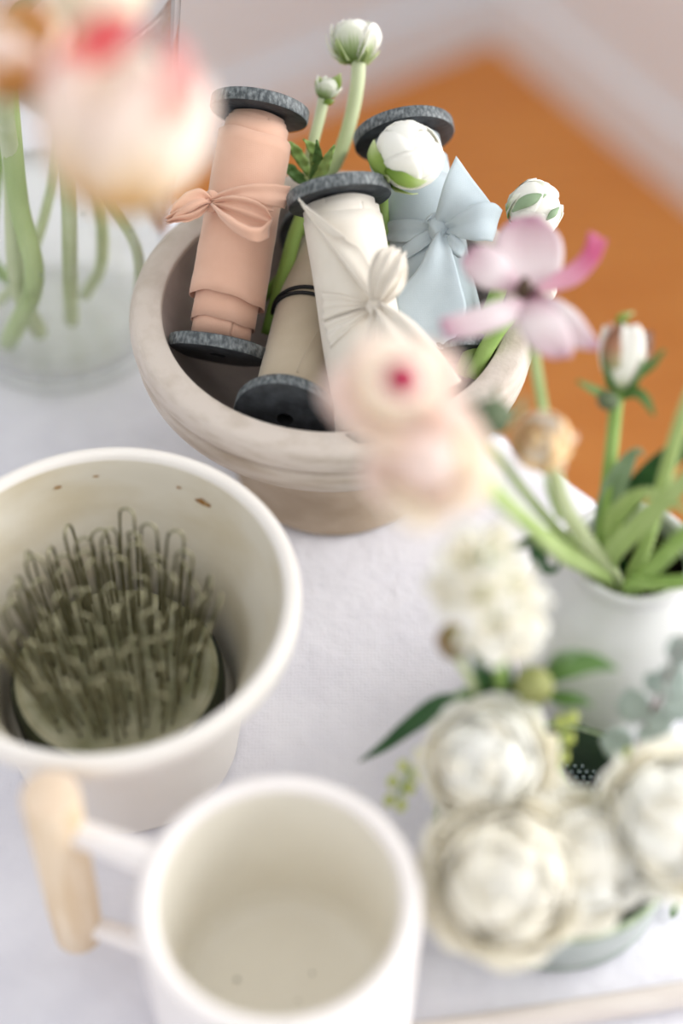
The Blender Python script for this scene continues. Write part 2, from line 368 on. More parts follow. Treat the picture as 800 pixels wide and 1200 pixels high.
# table and tablecloth: far edge runs along EX through E0, table reaches inwards along IN
E0 = Vector((0.0977, 0.6347, 0)); EX = Vector((-0.7071, 0.7071, 0)); IN = Vector((-0.7071, -0.7071, 0))
TA, TB, TW = -1.0, 0.92, 0.86
tb = root('table', 'wooden table hidden under the white linen cloth', 'table', E0+EX*((TA+TB)/2)+IN*(TW/2)+Z*FLOOR)
def part_boxes(name, boxes, m, parent):
    V = []; Fc = []
    for b in boxes:
        v, f = box_vf(*b); Fc += [tuple(i+len(V) for i in q) for q in f]; V += v
    return mesh(name, V, Fc, m, parent, smooth=False)
part_boxes('tabletop', [(E0+EX*TA+IN*0.004-Z*0.034, EX*(TB-TA), IN*(TW-0.008), Z*0.03)], M['table_wood'], tb)
part_boxes('apron', [(E0+EX*(TA+0.06)+IN*0.06-Z*0.11, EX*(TB-TA-0.12), IN*0.02, Z*0.076), (E0+EX*(TA+0.06)+IN*(TW-0.08)-Z*0.11, EX*(TB-TA-0.12), IN*0.02, Z*0.076)], M['table_wood'], tb)
for a in (TA+0.06, TB-0.12):
    for i in (0.05, TW-0.11):
        part_boxes('leg', [(E0+EX*a+IN*i+Z*FLOOR, EX*0.06, IN*0.06, Z*(-0.034-FLOOR))], M['table_wood'], tb)
def cloth():
    na, ni = 190, 110; drop = 0.24; V = []
    def axis(lo, hi, n):
        out = []; span = hi-lo+2*drop
        for k in range(n+1): out.append(lo-drop+span*k/n)
        return out
    A = axis(TA, TB, na); I = axis(0, TW, ni)
    for i in I:
        for a in A:
            ca = min(max(a, TA), TB); ci = min(max(i, 0), TW)
            oa = a-ca; oi = i-ci; ov = max(abs(oa), abs(oi))
            p = E0+EX*ca+IN*ci
            wr_ = noise.noise(Vector((a*7, i*7, 1.3)))*0.5+noise.noise(Vector((a*19+i*6, i*17, 4)))*0.3+0.22*noise.noise(Vector((a*45, i*45, 8)))
            wr_ += -0.7*math.exp(-((a*0.6+i-0.36+0.02*math.sin(a*17))/0.006)**2) + 0.5*math.exp(-((a-0.9*i+0.33+0.015*math.sin(i*23))/0.008)**2)
            if ov <= 0: z = -0.0016+0.0011*max(-1, min(1, wr_))
            else:
                z = -0.0016-max(0, ov-0.006)
                fold = 0.012*math.sin((a*1.0+i)*38)*min(1, ov/0.1)+0.006
                if oi < 0: p -= IN*(0.004+fold*0.6+min(ov, 0.006))
                if oi > 0: p += IN*(0.004+fold*0.6+min(ov, 0.006))
                if oa < 0: p -= EX*(0.004+fold*0.6)
                if oa > 0: p += EX*(0.004+fold*0.6)
            V.append(p+Z*z)
    o = mesh('tablecloth', V, grid_faces(ni, na), M['linen'], None, thick=0.0006)
    o.modifiers['t'].offset = -1
    return o
tag(cloth(), 'white linen tablecloth with soft wrinkles spread over the table', 'tablecloth')

# ------------------------------------------------------------------ pedestal bowl
BC = Vector((-0.004, 0.636, 0.0)); RZ = 0.123
bowl = root('pedestal_bowl', 'whitewashed clay footed bowl full of ribbon spools', 'bowl', BC)
rim = [(0.0885, 0.1222), (0.0888, 0.1238), (0.0900, 0.1248), (0.0950, 0.1258), (0.1010, 0.1254), (0.1042, 0.1236), (0.1056, 0.1200), (0.1057, 0.1150), (0.1046, 0.1122), (0.1008, 0.1112)]
band = [(0.1008, 0.1112), (0.1006, 0.1094), (0.1036, 0.1072), (0.1038, 0.1010), (0.1014, 0.0940), (0.0975, 0.0898), (0.0900, 0.0850), (0.0780, 0.0770), (0.0660, 0.0675), (0.0570, 0.058), (0.0520, 0.050), (0.0502, 0.044)]
inner = [(0.0002, 0.067), (0.03, 0.0685), (0.05, 0.073), (0.066, 0.082), (0.078, 0.096), (0.085, 0.111), (0.0885, 0.1222)]
lathe('rim', smooth_prof(rim, 36), BC, M['stone'], bowl, 96)
lathe('bowl_wall', smooth_prof(band, 44), BC, M['stone_band'], bowl, 96)
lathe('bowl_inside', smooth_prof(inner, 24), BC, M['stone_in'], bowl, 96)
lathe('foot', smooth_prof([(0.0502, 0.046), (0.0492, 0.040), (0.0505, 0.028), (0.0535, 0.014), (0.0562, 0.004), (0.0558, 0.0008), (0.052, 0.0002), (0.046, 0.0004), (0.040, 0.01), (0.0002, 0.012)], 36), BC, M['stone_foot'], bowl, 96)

# ------------------------------------------------------------------ ribbon spools
def ray_spool(px, py, sp, r):
    "depth at which the line of sight through a pixel meets a spool's cylinder of radius r"
    A, ax = sp['b'], sp['ax']; D = P(px, py, 1.0)-Vector((0, 0, H)); O = Vector((0, 0, H))-A
    d_ = D-ax*D.dot(ax); o_ = O-ax*O.dot(ax)
    a = d_.dot(d_); b = 2*d_.dot(o_); c = o_.dot(o_)-r*r; q = b*b-4*a*c
    t = (-b-math.sqrt(q))/(2*a) if q > 0 else -b/(2*a)
    return Vector((0, 0, H))+D*t
def on(sp, L, off=0.0012):
    return [ray_spool(p[0], p[1], sp, sp['r']+off+(p[2] if len(p) > 2 else 0)) for p in L]
GR = 'ribbon spools in the clay bowl'
def spool(label, b, t, fr, rr, m, ft=0.0070):
    B = P(*b); T = P(*t); ax = (T-B).normalized(); L = (T-B).length
    o = root('ribbon_spool', label, 'spool', B, GR)
    x, y, z = frame(ax)
    def lz(name, prof, mm, seg=48, par=o):
        V, Fc = lathe_vf(prof, seg)
        return mesh(name, [B+x*v.x+y*v.y+z*v.z for v in V], Fc, mm, par)
    for zz in (-ft/2, L-ft/2):
        f = lz('flange', [(0.0042, zz+0.0003), (fr-0.0010, zz), (fr-0.0004, zz+0.0003)], M['stain'])
        lz('flange_edge', [(fr-0.0004, zz+0.0003), (fr, zz+0.0009), (fr, zz+ft-0.0009), (fr-0.0004, zz+ft-0.0003)], M['stain_edge'], par=f)
        lz('flange_face', [(fr-0.0004, zz+ft-0.0003), (fr-0.0010, zz+ft), (0.0042, zz+ft-0.0003)], M['stain'], par=f)
        lz('bore', [(0.0042, zz+0.0003), (0.0040, zz+ft-0.0003)], M['dark_hole'], 24, par=f)
    lz('core', [(0.0042, 0), (0.011, 0.001), (0.011, L-0.001), (0.0042, L)], M['stain'], 32)
    return dict(o=o, b=B, ax=ax, L=L, r=rr, x=x, y=y, m=m)
def wrap(sp, r0, s0, s1, ph=0.0, slant=0.0015, wave=0.0006, turns=1.0, taper=(0, 0), grow=0.0005, name='ribbon_layer', m=None):
    "one layer of ribbon rolled on the spool: a spiral sheet with slightly slanted, uneven ends"
    n, mv = 72, 14; V = []; uv = []
    for i in range(n+1):
        a = ph+2*PI*turns*i/n; r = r0+grow*i/n
        e0 = s0+slant*math.sin(a+1)+wave*math.sin(3*a+ph)+wave*0.5*math.sin(7*a); e1 = s1+slant*math.sin(a+2.2)+wave*math.sin(4*a+ph)
        for j in range(mv+1):
            q = j/mv; h = e0+(e1-e0)*q
            rr = r + taper[0]*(1-q)**2 + taper[1]*q**2
            rr += 0.00018*math.sin(h*700+2*a)*math.sin(a*2+ph)
            V.append(sp['b']+sp['ax']*h+(sp['x']*math.cos(a)+sp['y']*math.sin(a))*rr); uv.append((i/n, q))
    return mesh(name, V, grid_faces(n, mv), m or sp['m'], sp['o'], uv=uv, thick=0.0004)
def knot(sp, c, size, axis, m, folds=5):
    "small tight knot: a lumpy, creased ball"
    x, y, z = frame(axis); V = []; n, k = 12, 20
    for i in range(n+1):
        th = PI*i/n
        for j in range(k):
            a = 2*PI*j/k; r = 1+0.13*math.sin(folds*a+3*th)+0.08*math.sin(2*a+th*4)
            V.append(c+(x*math.cos(a)*math.sin(th)*size[0]+y*math.sin(a)*math.sin(th)*size[1])*r+z*(-math.cos(th)*size[2]))
    return mesh('knot', V, grid_faces(n, k, True), m, sp['o'])
def EL(L): return [P(*p) for p in L]

# peach
pe = spool('spool wound with peach silk ribbon tied in a bow', (256, 409, 0.879), (304, 129, 0.889), 0.0260, 0.0202, M['peach'])
wrap(pe, 0.0136, 0.004, pe['L']-0.004, 0.3, 0.0003, 0.0002)
wrap(pe, 0.0150, 0.004, pe['L']-0.0060, 2.1, 0.0012, 0.0005)
wrap(pe, 0.0164, 0.0125, pe['L']-0.0085, 4.2, 0.0008, 0.0005, turns=1.1)
wrap(pe, 0.0186, 0.0245, pe['L']-0.0150, 3.6, 0.0016, 0.0006, turns=1.25, taper=(0.0008, 0.0002))
K = ray_spool(247, 236, pe, 0.0225)
knot(pe, K, (0.0048, 0.0036, 0.0058), cv(0.1, 1, 0), M['peach'])
o_ = pe['o']
loft('bow_band', on(pe, [(250, 228), (275, 222), (305, 224), (322, 230)], 0.0010), on(pe, [(250, 246), (275, 246), (305, 247), (320, 248)], 0.0010), M['peach'], o_, pleat=0.0006, freq=2)
dK = 0.862
loft('bow_loop', EL([(247, 233, dK), (262, 224, dK-.004), (285, 217, dK-.008), (312, 215, dK-.008), (340, 218, dK-.002)]),
     EL([(247, 240, dK), (262, 236, dK-.004), (288, 236, dK-.008), (314, 241, dK-.008), (334, 245, dK-.002)]), M['peach'], o_, pleat=0.0008, freq=1.5, env=lambda s: 1-0.5*s, jag=0.0004)
loft('bow_loop', EL([(249, 238, dK-.003), (265, 250, dK-.016), (285, 262, dK-.021), (303, 266, dK-.019), (319, 255, dK-.011)]),
     EL([(249, 244, dK-.003), (262, 260, dK-.014), (280, 275, dK-.018), (299, 284, dK-.017), (314, 279, dK-.010)]), M['peach'], o_, pleat=0.0007, freq=1.0, env=lambda s: 1-0.4*s, bulge=0.002, jag=0.0004)
loft('bow_loop', EL([(250, 234, dK-.001), (272, 229, dK-.008), (296, 233, dK-.009), (313, 243, dK-.008), (320, 256, dK-.010)]),
     EL([(250, 242, dK-.001), (268, 254, dK-.004), (288, 266, dK-.004), (304, 270, dK-.005), (316, 266, dK-.009)]), M['peach'], o_, pleat=0.0012, freq=2.2, mv=16, jag=0.0003)
loft('bow_tail', EL([(245, 232, dK), (232, 237, dK-.003), (218, 243, dK-.004), (205, 248, dK-.003), (196, 256, dK)]),
     EL([(245, 243, dK), (236, 253, dK-.003), (222, 260, dK-.004), (208, 261, dK-.003), (197, 263, dK)]), M['peach'], o_, pleat=0.0016, freq=2.0, env=lambda s: 0.5+s, jag=0.0004)
loft('bow_tail', EL([(246, 231, dK), (236, 222, dK-.002), (222, 224, dK-.003), (206, 238, dK-.003), (200, 250, dK-.002)]),
     EL([(246, 239, dK), (238, 240, dK-.004), (226, 246, dK-.006), (214, 252, dK-.005), (205, 258, dK-.003)]), M['peach'], o_, pleat=0.0012, freq=1.5, jag=0.0004)

# tan, with black elastic
ta = spool('spool wound with tan ribbon held by black elastic', (335, 486, 0.851), (383, 280, 0.934), 0.0262, 0.0182, M['tan'])
wrap(ta, 0.0165, 0.004, ta['L']-0.004, 1.0, 0.0003, 0.0002)
wrap(ta, 0.0178, 0.004, ta['L']-0.006, 4.4, 0.0008, 0.0003, turns=1.15)
def ring(sp, name, r, s, tilt, wire, m):
    V = []; n, k = 48, 8
    for i in range(n):
        a = 2*PI*i/n
        c = sp['x']*math.cos(a)+sp['y']*math.sin(a); base = sp['b']+sp['ax']*(s+tilt*math.cos(a+0.7))+c*r
        for j in range(k):
            b = 2*PI*j/k; V.append(base+c*(wire*math.cos(b))+sp['ax']*(wire*math.sin(b)))
    Fc = [(i*k+j, i*k+(j+1) % k, ((i+1) % n)*k+(j+1) % k, ((i+1) % n)*k+j) for i in range(n) for j in range(k)]
    return mesh(name, V, Fc, m, sp['o'])
ring(ta, 'elastic_band', 0.0192, 0.0690, 0.0010, 0.0010, M['elastic'])
ring(ta, 'elastic_band', 0.0192, 0.0725, -0.0006, 0.0010, M['elastic'])
loft('ribbon_end', on(ta, [(348, 436), (352, 425), (364, 400), (374, 385)], 0.0006), on(ta, [(392, 456), (388, 430), (384, 405), (377, 385)], 0.0006), M['tan'], ta['o'])

# ivory
iv = spool('spool wound with ivory silk ribbon tied in a wide knot', (444, 518, 0.842), (397, 229, 0.856), 0.0264, 0.0200, M['ivory'])
wrap(iv, 0.0170, 0.004, iv['L']-0.0045, 1.0, 0.0004, 0.0003)
wrap(iv, 0.0186, 0.006, iv['L']-0.008, 2.0, 0.0010, 0.0006)
wrap(iv, 0.0194, 0.005, iv['L']-0.0125, 5.0, 0.0014, 0.0004, turns=1.1, taper=(0.0008, 0))
o_ = iv['o']
Ki = ray_spool(441, 359, iv, 0.0235)
knot(iv, Ki, (0.0058, 0.0040, 0.0050), cv(1, 0.2, 0), M['ivory'], 4)
dk = 0.818
# crosswise bands with creases running into the knot
loft('bow_band', on(iv, [(376, 343), (398, 346), (420, 352), (438, 355)], 0.0008), on(iv, [(378, 376), (398, 368), (420, 362), (438, 360)], 0.0012), M['ivory'], o_, pleat=0.0008, freq=2.5, mv=16, env=lambda s: 0.5+0.6*s)
loft('bow_band', on(iv, [(379, 378), (398, 372), (420, 365), (438, 359)], 0.0010), on(iv, [(386, 408), (402, 392), (424, 374), (440, 364)], 0.0010), M['ivory'], o_, pleat=0.0006, freq=2, mv=14)
# pointed tail laid up the spool
loft('bow_tail', on(iv, [(440, 356, .003), (425, 340, .0015), (400, 306, .001), (375, 272, .002), (349, 232, .006)], 0.001),
     on(iv, [(448, 350, .003), (440, 325, .0015), (424, 292, .001), (404, 278, .003), (352, 236, .006)], 0.002), M['ivory'], o_, pleat=0.0006, freq=1, mv=12, bulge=0.0012)
loft('bow_tail', on(iv, [(360, 246, .006), (372, 262, .004), (388, 276, .004), (404, 279, .004)], 0.002),
     on(iv, [(356, 240, .008), (374, 253, .007), (390, 266, .006), (405, 278, .005)], 0.002), M['ivory'], o_)
# folded loop standing up
for k, (dx, dd) in enumerate(((0, 0), (3, -.003), (6, -.006))):
    loft('bow_loop', EL([(435, 352, dk-.002), (431+dx*.6, 327, dk-.006+dd), (436+dx, 305, dk-.008+dd), (444+dx, 294-k, dk-.006+dd), (460+dx*.5, 289+k, dk-.004+dd)]),
         EL([(446, 352, dk-.002), (456+dx*.6, 330, dk-.007+dd), (468+dx*.4, 318, dk-.009+dd), (473+dx*.3, 305+k, dk-.007+dd), (475, 298+2*k, dk-.003+dd)]), M['ivory'], o_, pleat=0.0013, freq=2.2, ph=k, mv=16, env=lambda s: 0.4+0.8*s)
loft('bow_loop', EL([(444, 354, dk), (458, 330, dk-.003), (468, 310, dk-.001), (474, 296, dk)]),
     EL([(450, 358, dk), (466, 346, dk-.001), (475, 330, dk+.002), (476, 310, dk+.002)]), M['ivory'], o_, pleat=0.0008, freq=2, mv=14)
# broad tail falling over the rim of the bowl, and the narrow fold below the knot
loft('bow_tail', EL([(446, 354, dk-.001), (478, 372, dk-.008), (505, 398, dk-.010), (526, 424, dk-.004), (541, 447, dk)]),
     EL([(440, 364, dk-.001), (444, 395, dk-.008), (456, 430, dk-.010), (478, 462, dk-.009), (500, 472, dk-.006)]), M['ivory'], o_, pleat=0.0016, freq=1.7, mv=18, env=lambda s: 0.25+(1-s), bulge=0.004)
loft('bow_tail', EL([(436, 362, dk-.001), (430, 380, dk-.003), (427, 400, dk-.002), (425, 420, dk+.003)]),
     EL([(444, 365, dk-.001), (446, 385, dk-.005), (447, 405, dk-.005), (446, 424, dk)]), M['ivory'], o_, pleat=0.0012, freq=1.6, mv=12)

# pale blue
bl = spool('spool wound with pale blue silk ribbon tied in a bow', (523, 419, 0.880), (473, 158, 0.909), 0.0270, 0.0215, M['blue'])
wrap(bl, 0.0180, 0.004, bl['L']-0.0045, 1.0, 0.0004, 0.0003)
wrap(bl, 0.0200, 0.005, bl['L']-0.016, 2.0, 0.0014, 0.0006)
wrap(bl, 0.0210, 0.008, bl['L']-0.030, 5.0, 0.0020, 0.0005, turns=1.1, taper=(0.0008, 0))
o_ = bl['o']
Kb = ray_spool(513, 268, bl, 0.0255); db = 0.872
knot(bl, Kb, (0.0050, 0.0042, 0.0075), cv(0.35, -1, 0), M['blue'], 4)
knot(bl, P(534, 288, db-.008), (0.0038, 0.0036, 0.0066), cv(0.45, -1, 0), M['blue'], 3)
loft('bow_band', on(bl, [(447, 262), (465, 258), (490, 258), (512, 264)], 0.0012), on(bl, [(449, 282), (468, 284), (490, 282), (512, 276)], 0.0016), M['blue'], o_, pleat=0.0006, freq=1.5, mv=12)
loft('bow_band', on(bl, [(470, 290), (485, 278), (500, 270), (512, 266)], 0.0018), on(bl, [(476, 304), (492, 294), (506, 284), (515, 276)], 0.0018), M['blue'], o_, pleat=0.0005, freq=1, mv=10)
loft('bow_loop', EL([(508, 262, db-.002), (514, 238, db-.010), (522, 210, db-.012), (534, 183, db-.008)]),
     EL([(522, 266, db-.002), (540, 257, db-.010), (558, 247, db-.014), (576, 240, db-.012)]), M['blue'], o_, pleat=0.0010, freq=1.2, mv=14, bulge=0.002, env=lambda s: 1-s*0.7)
loft('bow_loop', EL([(520, 262, db-.003), (540, 248, db-.012), (560, 238, db-.016), (578, 238, db-.014), (588, 246, db-.010)]),
     EL([(524, 274, db-.003), (540, 279, db-.012), (556, 282, db-.015), (568, 282, db-.014), (577, 283, db-.011)]), M['blue'], o_, pleat=0.0012, freq=1.4, mv=14, env=lambda s: 1-s*0.8, bulge=0.0012)
loft('bow_loop', EL([(508, 262, db-.003), (504, 256, db-.005), (500, 258, db-.006), (496, 262, db-.004)]),
     EL([(512, 256, db-.003), (514, 250, db-.006), (508, 249, db-.007), (501, 254, db-.005)]), M['blue'], o_, thick=0.0006)
loft('bow_tail', EL([(512, 272, db-.005), (502, 290, db-.010), (490, 315, db-.012), (474, 334, db-.012), (463, 352, db-.013), (474, 378, db-.016), (516, 409, db-.018)]),
     EL([(522, 276, db-.005), (532, 305, db-.012), (540, 335, db-.014), (546, 362, db-.015), (536, 392, db-.017), (518, 409, db-.018)]), M['blue'], o_, pleat=0.0010, freq=1.2, mv=18, env=lambda s: 1-s*0.6, bulge=0.002)
# ------------------------------------------------------------------ flowers
def sphere_petal(par, c, fr_, R, th0, th1, phi, dphi, m, flare=0.0, ruf=0.0, sq=1.0, nu=8, nv=8, point=0.22, thick=0.0004, name='petal', notch=0.0):
    x, y, z = fr_; V = []; uv = []; p0 = random.random()*6
    for i in range(nu+1):
        s = i/nu
        for j in range(nv+1):
            t = -1+2*j/nv
            te = th1*(1-point*t*t-notch*math.exp(-(t/0.2)**2))
            th = th0+(te-th0)*s; a = phi+dphi*t*(0.55+0.45*math.sin(PI*min(1, 0.15+s*0.75)))
            r = R*(1+flare*s**3)+ruf*s*s*math.sin(5*t+p0)+0.02*R*t*t
            V.append(c+(x*math.cos(a)+y*math.sin(a))*(r*math.sin(th))+z*(-math.cos(th)*r*sq)); uv.append((j/nv, s))
    return mesh(name, V, grid_faces(nu, nv), m, par, uv=uv, thick=thick)
def ball(name, c, axis, R, m, par, sq=1.0, n=10, k=14, lump=0.0):
    x, y, z = frame(axis); V = []
    for i in range(n+1):
        th = PI*i/n
        for j in range(k):
            a = 2*PI*j/k; r = R*(1+lump*math.sin(4*a+5*th))
            V.append(c+(x*math.cos(a)+y*math.sin(a))*(math.sin(th)*r)-z*(math.cos(th)*r*sq))
    return mesh(name, V, grid_faces(n, k, True), m, par, uv=[(0.5, 0.8)]*len(V))
def bloom(par, c, axis, R, m, layers, sq=1.0, ruf=0.0, alt=None, pt=0.2):
    "layers: (radius factor, reach of the petal in radians from the base, number of petals, flare)"
    fr_ = frame(axis); mats = [m]+(alt or [])
    core(par, c, axis, R*layers[-1][0]*0.9, m, sq)
    for li, (rf, th, n, fl) in enumerate(layers):
        ph = random.random()*6
        for k in range(n):
            mm = random.choice(mats)
            sphere_petal(par, c, fr_, R*rf*(1+0.05*(random.random()-.5)), 0.12, th*(1+0.07*(random.random()-.5)), ph+2*PI*k/n+0.2*(random.random()-.5), PI/n*1.28, mm, fl, ruf*R, sq, point=pt)
def core(par, c, axis, R, m, sq=1.0): return ball('petal_core', c, axis, R, m, par, sq)
def sepals(par, c, axis, R, n, th=0.9, m=None, dphi=0.3, flare=0.05, sq=1.0):
    fr_ = frame(axis); ph = random.random()*6
    for k in range(n): sphere_petal(par, c, fr_, R*1.04, 0.05, th*(0.85+0.3*random.random()), ph+2*PI*k/n, dphi, m or M['sepal'], flare, 0, sq, nu=6, nv=4, point=0.55, name='sepal')
def stem(par, L, r=0.0026, m=None, n=18, name='stem'):
    return tube(name, L, r, m or M['stem'], par, n=n, seg=10)
ROSE = [(1.0, 1.75, 5, 0.10), (0.93, 1.95, 5, 0.05), (0.84, 2.1, 5, 0.0), (0.74, 2.25, 5, -0.02), (0.63, 2.4, 5, -0.02), (0.52, 2.5, 4, 0.0), (0.40, 2.6, 4, 0.0), (0.27, 2.7, 3, 0)]
OPEN = [(1.10, 1.45, 6, 0.2), (1.04, 1.6, 6, 0.12), (0.98, 1.8, 6, 0.06), (0.92, 2.0, 5, 0.02), (0.86, 2.2, 5, 0.0), (0.80, 2.4, 4, 0), (0.74, 2.65, 4, 0)]
GLOBE = [(1.0, 2.2, 3, 0.0), (0.97, 2.7, 3, 0.0), (0.94, 2.9, 3, 0.0)]

# --- white ranunculus tucked into the clay bowl
GB = 'white ranunculus in the clay bowl'
L = pts([(314, 392, .900), (322, 360, .900), (336, 310, .902), (348, 268, .908), (370, 224, .918), (396, 185, .925), (412, 135, .925), (419, 95, .920), (420, 66, .915)])
f = root('ranunculus', 'white and green ranunculus upright on a thick curved stem', 'flower', L[0], GB)
tube('stem', L, 0.0040, M['ran_stem'], f, n=28, seg=10)
c = P(416, 44, .915); ax = cv(0.0, 1, -0.12)
sepals(f, c, ax, 0.0118, 5, 1.3, M['sepal'], 0.4, 0.2, 1.1)
bloom(f, c, ax, 0.0125, M['stripe_petal'], [(1.0, 2.05, 5, 0.12), (0.93, 2.25, 5, 0.02), (0.85, 2.5, 4, 0), (0.75, 2.8, 4, 0)], sq=1.05, alt=[M['white_petal']])
for a in ((0.0, 0.85), (2.2, 0.9), (4.1, 0.8)):
    sphere_petal(f, c, frame(ax), 0.0134, 0.1, 2.0*a[1], a[0], 0.42, M['stripe_petal'], 0.18, 0, 1.05, point=0.45)

L = pts([(306, 350, .915), (334, 318, .915), (355, 262, .916), (359, 225, .917), (364, 180, .918), (374, 140, .918), (380, 112, .915)])
f = root('ranunculus', 'small half-open pale green ranunculus bud with a leafy stem', 'flower', L[0], GB)
tube('stem', L, 0.0030, M['ran_stem'], f, n=24, seg=10)
c = P(384, 102, .914); ax = cv(0.5, 1, -0.1)
bloom(f, c, ax, 0.0062, M['stripe_petal'], [(1.0, 1.9, 4, 0.25), (0.85, 2.4, 4, 0.05), (0.7, 2.8, 3, 0)], sq=1.15)
leaf('sepal', pts([(376, 118, .914), (386, 120, .912), (392, 118, .910)]), (0.0005, 0.0016, 0.0001), M['sepal'], f, n=6)
leaf('sepal', pts([(382, 110, .914), (393, 98, .912), (399, 86, .908)]), (0.0014, 0.0034, 0.0002), M['sepal'], f, n=8)
leaf('sepal', pts([(379, 110, .914), (374, 98, .912), (375, 90, .910)]), (0.0008, 0.0024, 0.0002), M['sepal'], f, n=8)
for q, (Lf, W) in enumerate(((((362, 205, .905), (352, 186, .900), (341, 172, .893), (331, 170, .888)), (.0014, .0030, .0024, .0004)),
                 (((360, 218, .906), (346, 205, .900), (336, 196, .896), (331, 210, .893)), (.0014, .0030, .0022, .0004)),
                 (((364, 215, .905), (370, 192, .898), (367, 176, .893), (355, 163, .888)), (.0014, .0030, .0030, .0003)),
                 (((364, 215, .905), (372, 190, .896), (372, 176, .890), (371, 164, .886)), (.0014, .0026, .0018, .0003)),
                 (((366, 218, .903), (378, 200, .896), (385, 184, .891), (392, 170, .887)), (.0014, .0028, .0022, .0003)))):
    leaf('leaf', pts(Lf), W, M['leaf'] if q % 2 else M['stem_mid'], f, fold=0.35, wave=0.0016)

L = pts([(455, 330, .885), (452, 275, .886), (449, 235, .880), (452, 212, .872), (462, 198, .862)])
f = root('ranunculus', 'round white ranunculus resting on the blue ribbon spool', 'flower', L[0], GB)
stem(f, L, 0.0026, M['stem_mid'])
c = P(480, 181, .852); ax = cv(0.62, 0.55, -0.5)
bloom(f, c, ax, 0.0176, M['white_petal'], GLOBE, sq=0.95)
sepals(f, c, ax, 0.0180, 5, 1.15, M['sepal'], 0.36, 0.06, 0.98)
leaf('sepal', pts([(466, 205, .846), (450, 196, .842), (438, 182, .842), (438, 164, .843)]), (.0025, .0048, .0034, .0003), M['sepal'], f, fold=-0.3)
leaf('sepal', pts([(452, 198, .842), (468, 208, .838), (485, 214, .838), (500, 212, .840)]), (.001, .0034, .0026, .0003), M['sepal'], f, fold=-0.3)

L = pts([(540, 440, .868), (556, 405, .866), (572, 370, .867), (584, 340, .870), (600, 295, .873), (612, 266, .873)])
f = root('ranunculus', 'closed green-striped white ranunculus bud behind the mauve anemone', 'flower', L[0], GB)
stem(f, L, 0.0044, M['stem_mid'])
c = P(630, 244, .872); ax = cv(0.85, 0.3, -0.35)
bloom(f, c, ax, 0.0138, M['white_petal'], [(1.0, 2.1, 4, 0.03), (0.95, 2.5, 4, 0), (0.88, 2.8, 4, 0)], sq=1.05, alt=[M['white_petal'], M['stripe_petal']])
sepals(f, c, ax, 0.0145, 5, 1.6, M['stripe_petal'], 0.36, 0.06, 1.05)
leaf('sepal', pts([(600, 248, .862), (612, 238, .858), (626, 232, .857), (640, 228, .859)]), (.0004, .0028, .0026, .0003), M['leaf_grey'], f, fold=-0.3)
leaf('sepal', pts([(640, 258, .858), (648, 250, .858), (655, 243, .861)]), (.0004, .0018, .0003), M['leaf_grey'], f, fold=-0.3)

L = pts([(552, 442, .862), (570, 408, .858), (590, 378, .857), (615, 355, .858), (632, 347, .858)])
f = root('ranunculus', 'tiny closed white bud below the mauve anemone heart', 'flower', L[0], GB)
stem(f, L, 0.0042, M['stem_mid'])
c = P(640, 342, .857)
bloom(f, c, cv(0.6, 0.5, -0.3), 0.0046, M['cream_petal'], GLOBE[:3], sq=1.3)

# ------------------------------------------------------------------ cream bowl with wire flower frog
FB = Vector((-0.1077, 0.4527, 0))
cb = root('cream_bowl', 'cream glazed bowl with a rolled lip holding a wire flower frog', 'bowl', FB)
lathe('bowl_wall', smooth_prof([(0.0815, 0.1185), (0.0830, 0.1206), (0.0857, 0.1213), (0.0886, 0.1198), (0.0897, 0.1162), (0.0888, 0.1100), (0.0845, 0.1020), (0.0765, 0.0915), (0.0690, 0.0805), (0.0645, 0.068), (0.0612, 0.045), (0.0585, 0.022), (0.0560, 0.004), (0.0550, 0.0006), (0.048, 0.0002), (0.0002, 0.003)], 64), FB, M['cream'], cb, 96)
lathe('bowl_inside', smooth_prof([(0.0002, 0.0298), (0.045, 0.0299), (0.0535, 0.0305), (0.0562, 0.040), (0.0590, 0.060), (0.0640, 0.078), (0.0715, 0.092), (0.0778, 0.105), (0.0815, 0.1185)], 40), FB, M['cream_in'], cb, 96)
def decal(name, px, py, ctr, rz, size, m, par):
    "small irregular stain lying on the inner wall, found by its height on the wall"
    x = ctr
    V = []; n = 12
    c, t1_, t2_ = x
    for k in range(n):
        a = 2*PI*k/n; r = size*(0.7+0.5*random.random()); V.append(c+t1_*(math.cos(a)*r*1.6)+t2_*(math.sin(a)*r*0.7))
    return mesh(name, V, [tuple(range(n))], m, par)
for ang, z, sz in ((math.radians(58), 0.086, 0.0026), (math.radians(98), 0.091, 0.0010), (math.radians(112), 0.089, 0.0012), (math.radians(68), 0.089, 0.0009)):
    z += 0.0195; r = 0.0778+(z-0.105)/(0.1185-0.105)*0.0037
    rad = Vector((math.cos(ang), math.sin(ang), 0))
    decal('glaze_stain', 0, 0, (FB+rad*(r-0.0006)+Z*z, Vector((-rad.y, rad.x, 0)), (Z+rad*0.18).normalized()), 0, sz, M['rust'], cb)

